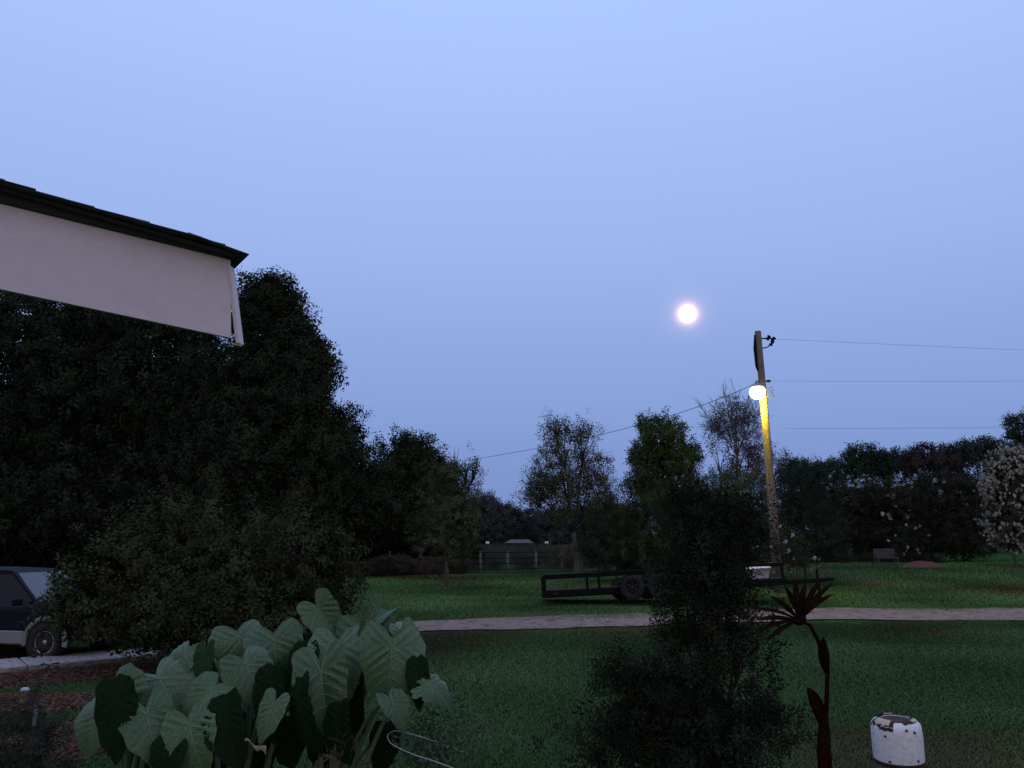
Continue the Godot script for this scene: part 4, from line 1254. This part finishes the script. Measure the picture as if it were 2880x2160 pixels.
	# far wood seen through the gap
	var fg := "far trees across the field"
	var fl := ["leftmost and tallest far tree at the dip of sky", "second far tree from the left across the field", "third far tree, in the middle of the gap", "fourth far tree, just left of the airy tree", "far tree half behind the airy tree", "far tree behind the round dense tree", "far tree behind the left brush"]
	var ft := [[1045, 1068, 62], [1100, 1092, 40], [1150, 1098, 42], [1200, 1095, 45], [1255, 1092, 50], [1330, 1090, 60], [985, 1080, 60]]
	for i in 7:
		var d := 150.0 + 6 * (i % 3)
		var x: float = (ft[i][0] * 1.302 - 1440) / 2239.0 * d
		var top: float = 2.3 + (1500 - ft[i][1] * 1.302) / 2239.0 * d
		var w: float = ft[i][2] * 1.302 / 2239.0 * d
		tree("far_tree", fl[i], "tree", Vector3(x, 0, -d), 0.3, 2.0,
			[[Vector3(x, top * 0.72, -d), Vector3(w * 0.6, top * 0.28, w * 0.6)], [Vector3(x - w * 0.4, top * 0.5, -d + 1), Vector3(w * 0.6, top * 0.35, w * 0.5)], [Vector3(x + w * 0.4, top * 0.45, -d + 1), Vector3(w * 0.65, top * 0.38, w * 0.5)], [Vector3(x, top * 0.2, -d + 2), Vector3(w * 0.9, top * 0.24, w * 0.4)]], {"tint": Color(0.0558, 0.0659, 0.0545), "size": 1.4, "fill": 6.0, "gap": 0.45, "group": fg, "twigs": 0})  # tint paler and bluer: distance haze put into the leaf colour
	# airy tree with a reddened side
	var at := tree("airy_tree", "airy small tree with a reddish side and twigs showing against the sky", "tree", Vector3(3.75, 0, -47), 0.12, 2.4,
		[[Vector3(2.73, 6.91, -43), Vector3(1.50, 1.70, 1.50)], [Vector3(3.92, 7.16, -43), Vector3(0.85, 1.40, 0.85)], [Vector3(1.84, 5.04, -43), Vector3(1.25, 1.50, 1.25)], [Vector3(1.09, 4.18, -43), Vector3(0.85, 0.75, 0.85)], [Vector3(2.96, 4.79, -43), Vector3(1.85, 1.55, 1.85)], [Vector3(2.37, 7.92, -43), Vector3(0.65, 0.70, 0.65)], [Vector3(3.68, 3.56, -43), Vector3(2.00, 0.90, 1.17)], [Vector3(4.81, 4.3, -43), Vector3(1.38, 1.25, 1.38)], [Vector3(1.34, 4.55, -43), Vector3(0.70, 0.75, 0.70)]], {"tint": Color(0.0594, 0.0698, 0.0412), "size": 0.42, "fill": 2.8, "gap": 0.16, "rough": 0.9, "spray": "loose", "twigs": 9, "bark": "pale_bark"})
	var rl := [[Vector3(4.3, 5.87, -42.6), Vector3(0.79, 1.29, 0.79)], [Vector3(4, 5.26, -42.6), Vector3(0.94, 0.79, 0.94)], [Vector3(5.07, 6.02, -42.8), Vector3(0.45, 0.55, 0.45)]]
	for L in rl: L[0] -= at.position
	var rs := crown_spots(rl, 0.4, 2.2, 0.2, 0.8, Color(0.065, 0.026, 0.03), 0.3)
	scatter("red_foliage", at, SPRAY["loose"], M["leaf"], rs[0], rs[1]).set_meta("label", "reddish leaves on the right side of the crown")
	tree("dense_tree", "dense dark green tree with knobbly outline between the airy tree and the lamp pole", "tree", Vector3(9.17, 0, -49.22), 0.22, 2.4,
		[[Vector3(8.76, 7.77, -46), Vector3(1.55, 1.39, 1.55)], [Vector3(7.55, 6.69, -46), Vector3(0.86, 0.86, 0.86)], [Vector3(8.39, 6.16, -46), Vector3(1.60, 1.55, 1.60)], [Vector3(9.86, 6.29, -46), Vector3(1.12, 1.55, 1.12)], [Vector3(7.55, 5.1, -46), Vector3(1.18, 1.18, 1.18)], [Vector3(9.12, 4.31, -46), Vector3(2.14, 1.39, 1.81)], [Vector3(7.79, 8.45, -46), Vector3(0.53, 0.64, 0.53)], [Vector3(10.54, 6.69, -46), Vector3(0.53, 0.80, 0.53)]], {"tint": Color(0.0437, 0.0698, 0.0232), "size": 0.5, "fill": 3.4, "gap": 0.28, "rough": 0.6, "twigs": 4})
	tree("plum_tree", "loose purplish leaved tree just left of the lamp pole", "tree", Vector3(14.17, 0, -51.66), 0.12, 2.2,
		[[Vector3(13.43, 7.27, -52), Vector3(1.09, 1.03, 1.09)], [Vector3(14.79, 7.12, -52), Vector3(1.21, 0.97, 1.21)], [Vector3(15.74, 7.87, -52), Vector3(0.73, 1.03, 0.73)], [Vector3(16.45, 7.12, -52), Vector3(1.09, 0.97, 1.09)], [Vector3(14.87, 5.91, -52), Vector3(2.72, 0.91, 1.18)], [Vector3(17.64, 6.81, -52), Vector3(0.60, 0.79, 0.60)]], {"tint": Color(0.0786, 0.0597, 0.0711), "size": 0.5, "fill": 2.8, "gap": 0.18, "rough": 0.9, "spray": "loose", "twigs": 5})
	bare_tree()
	# brush behind the trailer
	var bg := "brush behind the trailer"
	var mid := [
		["brush left of the tall shrub, under the airy tree", [[Vector3(4.87, 2.56, -38), Vector3(1.28, 1.37, 1.28)], [Vector3(4.36, 1.5, -37.5), Vector3(1.31, 0.87, 1.13)], [Vector3(5.97, 1.26, -39), Vector3(1.13, 0.91, 1.13)]], Color(0.029, 0.043, 0.026)],
		["brush right under the dense knobbly tree", [[Vector3(7.06, 2.99, -38), Vector3(1.66, 1.50, 1.66)], [Vector3(6.61, 1.51, -37), Vector3(1.72, 0.99, 1.29)]], Color(0.031, 0.053, 0.029)],
		["brush between the dense tree and the pole, with bright green top", [[Vector3(9.03, 3.6, -37), Vector3(1.68, 1.42, 1.68)], [Vector3(8.71, 1.94, -36), Vector3(1.88, 1.26, 1.63)]], Color(0.031, 0.060, 0.031)],
		["brush just left of the pole foot", [[Vector3(10.65, 3.67, -36), Vector3(1.47, 1.38, 1.47)], [Vector3(10.47, 2.14, -35), Vector3(1.63, 1.22, 1.59)]], Color(0.032, 0.053, 0.030)],
		["brush just right of the pole foot", [[Vector3(13.28, 3.6, -37), Vector3(1.42, 1.72, 1.42)], [Vector3(13.03, 2.14, -36), Vector3(1.67, 1.26, 1.63)]], Color(0.031, 0.045, 0.029)]]
	for e in mid:
		var c: Vector3 = e[1][0][0]
		tree("brush_bush", e[0], "bush", Vector3(c.x, ground(c.x, c.z), c.z), 0.05, 0.8, e[1], {"tint": e[2] * 0.9, "size": 0.5, "fill": 5.0, "gap": 0.34, "rough": 0.5, "spray": "fine", "group": bg})
	tree("dry_shrub", "dry tan shrub at the trunk of the airy tree", "bush", Vector3(3.97, 0, -47), 0.0, 0.3, [[Vector3(3.24, 1.02, -41), Vector3(1.07, 0.72, 0.93)], [Vector3(4.28, 0.93, -41), Vector3(0.91, 0.52, 0.68)]], {"tint": Color(0.1310, 0.0942, 0.0682), "size": 0.45, "fill": 2.6, "gap": 0.25, "spray": "needle"})
	var pl := [[Vector3(9.26, 1.93, -28.8), Vector3(0.77, 0.70, 0.77)], [Vector3(8.65, 1.46, -28.5), Vector3(0.76, 0.50, 0.65)], [Vector3(9.98, 1.38, -28.6), Vector3(0.73, 0.43, 0.56)], [Vector3(9.74, 1.69, -28.8), Vector3(0.67, 0.77, 0.67)]]
	var pb := tree("pole_bush", "dark bush with a few pale flowers hiding the foot of the pole", "bush", Vector3(10.3, 0, -28.8), 0.04, 0.5, pl, {"tint": Color(0.0349, 0.0432, 0.0257), "size": 0.34, "fill": 2.6, "gap": 0.22, "rough": 0.8, "spray": "loose"})
	blossoms(pb, pl, 34, 0.14, Color(0.32, 0.29, 0.27))
	# trees along the right horizon
	var rg := "trees along the right horizon"
	var rt := [
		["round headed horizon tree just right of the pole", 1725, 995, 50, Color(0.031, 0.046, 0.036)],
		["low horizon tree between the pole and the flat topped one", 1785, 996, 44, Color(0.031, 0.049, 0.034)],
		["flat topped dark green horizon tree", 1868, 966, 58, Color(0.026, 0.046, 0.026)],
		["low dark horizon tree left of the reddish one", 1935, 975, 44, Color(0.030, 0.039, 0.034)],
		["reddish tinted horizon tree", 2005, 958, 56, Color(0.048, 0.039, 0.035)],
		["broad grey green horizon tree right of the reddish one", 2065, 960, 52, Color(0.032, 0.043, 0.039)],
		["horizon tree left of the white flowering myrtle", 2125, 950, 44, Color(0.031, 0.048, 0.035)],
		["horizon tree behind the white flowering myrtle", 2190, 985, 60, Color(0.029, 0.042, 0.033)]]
	for e in rt:
		var d := 74.0 + 5.0 * sin(e[1] * 0.05)
		var x: float = (e[1] * 1.302 - 1440) / 2239.0 * d
		var top: float = 2.3 + (1500 - e[2] * 1.302) / 2239.0 * d
		var w: float = e[3] * 1.302 / 2239.0 * d
		tree("horizon_tree", e[0], "tree", Vector3(x, 0.6, -d), 0.25, 2.6,
			[[Vector3(x, top - w * 0.42, -d), Vector3(w * 0.72, w * 0.42, w * 0.7)], [Vector3(x - w * 0.5, top - w * 0.85, -d), Vector3(w * 0.6, w * 0.5, w * 0.6)], [Vector3(x + w * 0.5, top - w * 0.8, -d), Vector3(w * 0.6, w * 0.5, w * 0.6)], [Vector3(x, top * 0.42, -d + 1), Vector3(w * 1.0, top * 0.36, w * 0.7)]], {"tint": e[4], "size": 0.85, "fill": 4.5, "rough": 0.5, "gap": 0.4, "group": rg, "twigs": 1})
	tree("cedar_tree", "dark tree cut off by the right edge above the white myrtle", "tree", Vector3(33.09, 0.91, -52), 0.2, 2.0,
		[[Vector3(33.64, 8.79, -52), Vector3(1.03, 1.21, 1.03)], [Vector3(33.53, 7.12, -52), Vector3(1.51, 1.81, 1.51)], [Vector3(33.01, 9.1, -52), Vector3(0.54, 0.85, 0.54)], [Vector3(33.66, 4.42, -52), Vector3(2.12, 2.42, 2.12)]], {"tint": Color(0.0349, 0.0503, 0.0274), "size": 0.55, "fill": 3.4, "rough": 0.8})
	# flowering shrubs on the right
	var hg := "shrubs round the arbor"
	var sh := [
		["dark flowering shrub left of the arbor", [[Vector3(20.26, 4.2, -50), Vector3(2.04, 1.60, 2.04)], [Vector3(19.42, 2.08, -49), Vector3(2.28, 1.57, 2.04)]], 26],
		["shrub with the white flower spray above the arbor", [[Vector3(22.77, 4.18, -49.5), Vector3(1.78, 1.32, 1.72)], [Vector3(22.7, 2.36, -50), Vector3(2.04, 1.45, 1.89)]], 70],
		["dark shrub behind the right end of the arbor", [[Vector3(25.61, 4.48, -50), Vector3(1.92, 1.74, 1.92)], [Vector3(25.27, 2.36, -50), Vector3(1.92, 1.60, 1.92)]], 30],
		["dark shrub between the arbor and the white myrtle", [[Vector3(27.76, 4.34, -50), Vector3(1.74, 2.04, 1.74)], [Vector3(27.11, 2.08, -49), Vector3(1.99, 1.48, 1.93)]], 0]]
	for e in sh:
		var c: Vector3 = e[1][0][0]
		var q := tree("flowering_shrub", e[0], "shrub", Vector3(c.x, ground(c.x, c.z), c.z), 0.05, 0.6, e[1], {"tint": Color(0.0384, 0.0408, 0.0274), "size": 0.5, "fill": 3.2, "rough": 0.6, "group": hg})
		if e[2]: blossoms(q, [e[1][0]], e[2], 0.24, Color(0.34, 0.34, 0.31), 1.0)
	var lowl := [[Vector3(22.59, 2.23, -45.5), Vector3(0.69, 0.42, 0.55)], [Vector3(22.16, 1.72, -45.5), Vector3(0.79, 0.53, 0.69)]]
	var low := tree("flowering_shrub", "small white flowered shrub under the arbor beam", "shrub", Vector3(22.27, 0.75, -45.5), 0.03, 0.3, lowl, {"tint": Color(0.0349, 0.0408, 0.0274), "size": 0.35, "fill": 2.4, "group": hg})
	blossoms(low, lowl, 34, 0.2, Color(0.42, 0.42, 0.42))
	var ml := [[Vector3(25.87, 5.58, -42), Vector3(0.78, 1.03, 0.78)], [Vector3(26.26, 4.37, -42), Vector3(1.22, 1.47, 1.22)], [Vector3(25.86, 2.94, -42), Vector3(1.12, 1.22, 1.12)], [Vector3(26.81, 5.95, -42), Vector3(0.98, 0.83, 0.98)], [Vector3(26.11, 2, -42), Vector3(0.83, 0.68, 0.83)], [Vector3(24.97, 4.73, -42), Vector3(0.34, 0.54, 0.34)]]
	var mb_ := Vector3(25.89, 0.8, -42)
	mb_.y = ground(mb_.x, mb_.z)
	var my := tree("crape_myrtle", "crape myrtle covered in white flower heads at the right edge", "tree", mb_, 0.07, 0.8, ml, {"tint": Color(0.0420, 0.0519, 0.0302), "size": 0.42, "fill": 2.8, "rough": 0.6})
	blossoms(my, ml, 2600, 0.16, Color(0.36, 0.34, 0.32))
	var bwx := []
	var bwc := []
	for i in 1500:
		var x := rng.randf_range(9.0, 24.0)
		var p := Vector3(x, 0, -46.0 + rng.randf_range(-2.4, 0.8))
		if nz.get_noise_1d(x * 45) < -0.1 and rng.randf() < 0.7: continue
		p.y = ground(p.x, p.z)
		bwx.append(Transform3D(Basis(Vector3.UP, rng.randf() * TAU).scaled(Vector3(0.7, 1.0, 0.7) * rng.randf_range(0.3, 0.75)), p))
		var v := rng.randf_range(0.6, 1.3)
		bwc.append(Color(0.05 * v, 0.045 * v, 0.03 * v))
	tag(scatter("border_weeds", self, SPRAY["needle"], M["leaf"], bwx, bwc), "dry tufted weeds along the edge of the far right lawn", "weeds", "", "stuff")
	# the big round shrub at the left
	var rs_ := tree("round_shrub", "big round dark shrub spreading between the parked car and the elephant ears", "shrub", Vector3(-5.6, 0, -15.0), 0.06, 0.7,
		[[Vector3(-5.86, 1.98, -15), Vector3(1.83, 0.98, 1.27)], [Vector3(-6.63, 1.45, -14.2), Vector3(1.07, 0.91, 1.07)], [Vector3(-4.39, 1.65, -15), Vector3(1.44, 1.22, 1.44)], [Vector3(-5.4, 1.14, -14.2), Vector3(1.90, 0.91, 1.18)], [Vector3(-3.62, 1.46, -15.4), Vector3(0.72, 1.16, 0.72)], [Vector3(-7.13, 0.95, -13.8), Vector3(0.71, 0.48, 0.63)], [Vector3(-7.44, 1.38, -13.9), Vector3(0.39, 0.34, 0.39)], [Vector3(-5.92, 1, -13.6), Vector3(1.34, 0.55, 0.72)], [Vector3(-4.28, 0.78, -14), Vector3(1.30, 0.57, 0.74)]], {"tint": Color(0.0425, 0.0538, 0.0245), "size": 0.3, "fill": 3.4, "rough": 0.35, "gap": 0.3, "spray": "round", "vary": 0.35})
	wisps(rs_, [[Vector3(-5.86, 1.98, -15), Vector3(1.83, 0.98, 1.27)], [Vector3(-6.63, 1.45, -14.2), Vector3(1.07, 0.91, 1.07)], [Vector3(-4.39, 1.65, -15), Vector3(1.44, 1.22, 1.44)], [Vector3(-5.4, 1.14, -14.2), Vector3(1.90, 0.91, 1.18)], [Vector3(-3.62, 1.46, -15.4), Vector3(0.72, 1.16, 0.72)], [Vector3(-7.13, 0.95, -13.8), Vector3(0.71, 0.48, 0.63)], [Vector3(-7.44, 1.38, -13.9), Vector3(0.39, 0.34, 0.39)], [Vector3(-5.92, 1, -13.6), Vector3(1.34, 0.55, 0.72)], [Vector3(-4.28, 0.78, -14), Vector3(1.30, 0.57, 0.74)]], 1.06, {"size": 0.3, "fill": 0.5, "tint": Color(0.0516, 0.0529, 0.0324), "spray": "round"})
	# tall fine leaved shrub in the foreground, right of the middle
	var nb := Vector3(1.45, 0, -6.0)
	var fl2 := [[Vector3(1.31, 2.44, -6.1), Vector3(0.22, 0.28, 0.22)], [Vector3(1.58, 2.38, -6.2), Vector3(0.22, 0.20, 0.22)], [Vector3(1.41, 2.14, -6), Vector3(0.33, 0.28, 0.33)], [Vector3(1.23, 1.81, -6), Vector3(0.26, 0.28, 0.26)], [Vector3(1.53, 1.83, -6.1), Vector3(0.28, 0.25, 0.28)], [Vector3(1.26, 1.47, -5.9), Vector3(0.33, 0.27, 0.33)], [Vector3(1.68, 1.47, -6.1), Vector3(0.21, 0.21, 0.21)], [Vector3(0.94, 1.18, -5.8), Vector3(0.37, 0.24, 0.31)], [Vector3(1.09, 1.03, -5.8), Vector3(0.27, 0.24, 0.27)], [Vector3(1.53, 1.17, -6), Vector3(0.31, 0.28, 0.31)], [Vector3(1.28, 0.84, -5.7), Vector3(0.38, 0.27, 0.34)], [Vector3(0.79, 0.87, -5.7), Vector3(0.36, 0.20, 0.26)], [Vector3(0.75, 1.39, -5.8), Vector3(0.17, 0.13, 0.17)], [Vector3(1.79, 0.96, -6.1), Vector3(0.25, 0.21, 0.25)], [Vector3(1.83, 2.41, -6.2), Vector3(0.14, 0.18, 0.14)]]
	var fs := tree("feathery_shrub", "tall feathery dark shrub in the foreground between trailer and metal flower", "shrub", nb, 0.028, 0.5,
		fl2, {"tint": Color(0.0228, 0.0279, 0.0142), "size": 0.16, "fill": 3.6, "rough": 1.2, "gap": 0.15, "spray": "fine", "twigs": 5, "vary": 0.4})
	wisps(fs, fl2, 1.3, {"size": 0.2, "fill": 1.6, "tint": Color(0.0204, 0.0264, 0.0198), "spray": "fine"})
	# weeds at the lower left and right of the elephant ears
	tree("corner_weeds", "dark feathery weeds filling the lower left corner", "weeds", Vector3(-3.95, 0, -6.8), 0.0, 0.2, [[Vector3(-3.84, 0.71, -6.6), Vector3(0.27, 0.35, 0.27)], [Vector3(-3.57, 0.58, -6.6), Vector3(0.19, 0.23, 0.19)]], {"tint": Color(0.0454, 0.0534, 0.0394), "size": 0.16, "fill": 4.5, "gap": 0.12, "rough": 1.0, "spray": "fine"})
	tree("low_weeds", "low leafy weeds on the lawn right of the elephant ears", "weeds", Vector3(-0.9, 0, -6.5), 0.0, 0.2, [[Vector3(-0.5, 0.82, -6.3), Vector3(0.27, 0.22, 0.27)], [Vector3(-0.7, 0.75, -6.2), Vector3(0.22, 0.18, 0.22)], [Vector3(-0.33, 0.63, -6.4), Vector3(0.22, 0.15, 0.19)]], {"tint": Color(0.0629, 0.0864, 0.0545), "size": 0.15, "fill": 2.4, "gap": 0.08, "rough": 0.8, "spray": "loose"})
	tree("straw_clump", "clump of dry orange straw grass at the foot of the elephant ears", "grass clump", Vector3(-1.45, 0, -5.6), 0.0, 0.2, [[Vector3(-1.05, 0.84, -5.6), Vector3(0.14, 0.10, 0.13)]], {"tint": Color(0.085, 0.058, 0.032), "size": 0.2, "fill": 2.4, "gap": 0.3, "spray": "needle"})
	var lx := []
	var lc := []
	for i in 420:
		var d: float = 7.0 + 13.0 * rng.randf()
		var p := Vector3(rng.randf_range(-0.55, 0.68) * d, 0.045, -d)
		lx.append(Transform3D(Basis.from_euler(Vector3(rng.randf_range(-0.6, 0.6), rng.randf() * TAU, rng.randf_range(-0.6, 0.6))).scaled(Vector3.ONE * rng.randf_range(0.05, 0.1)), p))
		var v := rng.randf_range(0.5, 1.2)
		lc.append(Color(0.10 * v, 0.085 * v, 0.05 * v))
	tag(scatter("fallen_leaves", self, SPRAY["dead"], M["leaf"], lx, lc), "small dry leaves and clippings scattered over the near lawn", "leaves", "", "stuff")
	# chips on the mulch bed
	var cm := mb()
	box(cm, Transform3D(), Vector3(0.06, 0.012, 0.02))
	cm.generate_normals()
	var cx := []
	var cc := []
	for i in 3500:
		var q: Array = BEDS[[0, 0, 0, 1, 1, 2][i % 6]]
		var an := rng.randf() * TAU
		var r := sqrt(rng.randf())
		var v2 := Vector2(cos(an) * q[2] * r, sin(an) * q[3] * r).rotated(-q[4])
		var p := Vector3(q[0] + v2.x, 0, q[1] + v2.y)
		p.y = ground(p.x, p.z) + 0.07 * (1 - r * r) + 0.03
		cx.append(Transform3D(Basis.from_euler(Vector3(rng.randf_range(-0.4, 0.4), rng.randf() * TAU, rng.randf_range(-0.4, 0.4))).scaled(Vector3.ONE * rng.randf_range(0.6, 1.7)), p))
		var v := rng.randf_range(0.5, 1.4)
		cc.append(Color(0.10 * v, 0.055 * v, 0.04 * v))
	tag(scatter("wood_chips", self, cm.commit(), M["leaf"], cx, cc), "reddish brown wood chips scattered over the mulch bed", "wood chips", "", "stuff")

func bare_tree() -> void:
	var base := Vector3(14.23, 0, -51.66)
	base = Vector3(base.x * 55.0 / -base.z, ground(base.x, -55), -55)
	var t := thing("bare_tree", "leafless pale tree of fine twigs showing behind the lit lamp", "tree", base)
	var fork := Vector3(15.55, 7.55, -55) - base
	var st := mb(true)
	tube(st, [Vector3.ZERO, fork * 0.5, fork], [0.16, 0.12, 0.09], 7)
	obj("trunk", st, M["pale_bark"], t)
	st = mb(true)
	var ends := [[1532, 905], [1552, 882], [1575, 868], [1597, 866], [1620, 872], [1638, 895], [1545, 930], [1628, 930], [1590, 890]]
	var base_fork := fork
	for e in ends:
		var d: float = 55.0 + rng.randf_range(-1.5, 1.5)
		var tipv := Vector3((e[0] * 1.302 - 1440) / 2239.0 * d, 2.3 + (1500 - e[1] * 1.302) / 2239.0 * d, -d) - base
		var via := base_fork.lerp(tipv, 0.4) + Vector3(0, 0.5, 0)
		var path := bez(base_fork, via, tipv, 8)
		tube(st, path, [0.05, 0.042, 0.035, 0.03, 0.025, 0.02, 0.017, 0.014, 0.01], 5)
		for i in range(2, 9):
			for q in 5:
				var dir: Vector3 = (path[i] - path[i - 1]).normalized() + rand_dir() * 0.75
				var l := rng.randf_range(0.5, 1.1)
				var m1: Vector3 = path[i] + dir * l * 0.5
				var m2: Vector3 = path[i] + dir * l + Vector3(0, 0.1, 0)
				tube(st, [path[i], m1, m2], [0.014, 0.011, 0.006], 4, false)
				for w in 2:
					tube(st, [m1, m1 + (dir + rand_dir() * 0.7) * l * 0.5], [0.009, 0.005], 4, false)
	obj("twigs", st, M["pale_bark"], t).set_meta("kind", "stuff")
	var tl := [[Vector3(15.3, 10.14, -55), Vector3(1.54, 1.15, 1.50)], [Vector3(14.61, 9.33, -55), Vector3(1.22, 0.96, 1.22)], [Vector3(16.31, 9.71, -55), Vector3(1.09, 1.28, 1.09)]]
	for L in tl: L[0] -= base
	var s := crown_spots(tl, 0.8, 1.5, 0.5, 0.7, Color(0.10, 0.095, 0.11), 0.25)
	scatter("fine_twigs", t, SPRAY["twig"], M["leaf"], s[0], s[1])

# ---------------------------------------------------------------- scene
const SKY_STOPS := [[0.0, 0.19, 0.275, 0.56], [4.0, 0.21, 0.305, 0.62], [10.0, 0.255, 0.37, 0.715], [21.0, 0.345, 0.474, 0.87], [36.0, 0.425, 0.585, 1.0], [60.0, 0.46, 0.61, 1.03], [90.0, 0.47, 0.60, 1.0]]

func sky_at(el: float) -> Vector3:
	for i in SKY_STOPS.size() - 1:
		var a: Array = SKY_STOPS[i]
		var b: Array = SKY_STOPS[i + 1]
		if el <= b[0]:
			var t: float = smoothstep(0, 1, clampf((el - a[0]) / (b[0] - a[0]), 0, 1)) * 0.3 + 0.7 * clampf((el - a[0]) / (b[0] - a[0]), 0, 1)
			return Vector3(a[1], a[2], a[3]).lerp(Vector3(b[1], b[2], b[3]), t)
	return Vector3(SKY_STOPS[-1][1], SKY_STOPS[-1][2], SKY_STOPS[-1][3])

func _ready() -> void:
	rng.seed = 20240
	nz.seed = 4
	nz.frequency = 0.01
	nz.fractal_octaves = 3
	# camera
	var cam := Camera3D.new()
	cam.name = "camera"
	cam.fov = 51.5
	cam.near = 0.05
	cam.far = 6000
	add_child(cam, true)
	cam.position = Vector3(0, 2.3, 0)
	cam.rotation_degrees = Vector3(10.62, 0, 0)
	cam.current = true
	# sky: clear dusk, paler overhead, with the faint aureole of the moon in the air
	var moon_at := Vector3(205.21, 254.58, -900)
	var md := (moon_at - cam.position).normalized()
	var im := Image.create(512, 256, false, Image.FORMAT_RGBAF)
	for j in 256:
		var el := maxf(90.0 - 180.0 * (j + 0.5) / 256.0, 0.0)
		var c := sky_at(el)
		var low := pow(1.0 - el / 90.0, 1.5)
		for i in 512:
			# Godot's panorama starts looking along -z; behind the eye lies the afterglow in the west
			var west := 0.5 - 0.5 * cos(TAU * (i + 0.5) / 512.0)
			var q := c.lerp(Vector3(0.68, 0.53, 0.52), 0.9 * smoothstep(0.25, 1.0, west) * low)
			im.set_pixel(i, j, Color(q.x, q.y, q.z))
	im.resize(4096, 2048, Image.INTERPOLATE_CUBIC)
	for j in 2048:
		for i in 24:
			im.set_pixel(i, j, im.get_pixel(26, j))
			im.set_pixel(4095 - i, j, im.get_pixel(26, j))
	var ci := int(fposmod(atan2(md.x, -md.z) / TAU, 1.0) * 4096)
	var cj := int((0.5 - asin(md.y) / PI) * 2048)
	for j in range(cj - 60, cj + 61):
		for i in range(ci - 66, ci + 67):
			var el := PI * (0.5 - (j + 0.5) / 2048.0)
			var az := TAU * (i + 0.5) / 4096.0
			var d := Vector3(sin(az) * cos(el), sin(el), -cos(az) * cos(el))
			var ang := rad_to_deg(acos(clampf(d.dot(md), -1, 1)))
			var g := 0.78 * exp(-pow(maxf(ang - 0.58, 0.0) / 0.26, 1.3)) + 0.11 * exp(-pow(ang / 1.45, 2.0))
			var q := im.get_pixel(i, j)
			im.set_pixel(i, j, Color(q.r + 1.0 * g, q.g + 0.52 * g, q.b + 0.30 * g))
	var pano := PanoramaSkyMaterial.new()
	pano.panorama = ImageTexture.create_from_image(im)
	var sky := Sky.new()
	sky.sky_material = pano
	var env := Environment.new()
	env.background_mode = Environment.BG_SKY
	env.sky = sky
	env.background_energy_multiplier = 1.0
	env.tonemap_mode = Environment.TONE_MAPPER_LINEAR
	env.tonemap_exposure = 1.0
	env.sdfgi_enabled = true
	env.ssao_enabled = true
	env.ssil_enabled = true
	var we := WorldEnvironment.new()
	we.name = "world_environment"
	we.environment = env
	add_child(we, true)
	# the moon's own faint light
	var sun := DirectionalLight3D.new()
	sun.name = "moonlight"
	sun.light_energy = 0.01
	sun.light_color = Color(1.0, 0.9, 0.85)
	sun.light_angular_distance = 0.5
	sun.shadow_enabled = true
	sun.sky_mode = DirectionalLight3D.SKY_MODE_LIGHT_ONLY
	add_child(sun, true)
	sun.look_at_from_position(Vector3.ZERO, -md)
	make_materials()
	var st := mb(true)
	var prof := []
	for k in 17:
		var an := -PI / 2 + PI * k / 16.0
		prof.append([cos(an) * 10.4, sin(an) * 10.4])
	lathe(st, Transform3D(), prof, 32)
	var moon := obj("moon", st, M["moonlit"])
	moon.position = moon_at
	tag(moon, "bright full moon glowing in the evening sky left of the pole", "moon")
	make_setting()
	make_roof()
	make_pole()
	make_car()
	make_trailer()
	make_fence()
	make_ears()
	make_flower()
	make_drum()
	make_garden_bits()
	make_plants()
	make_grass()
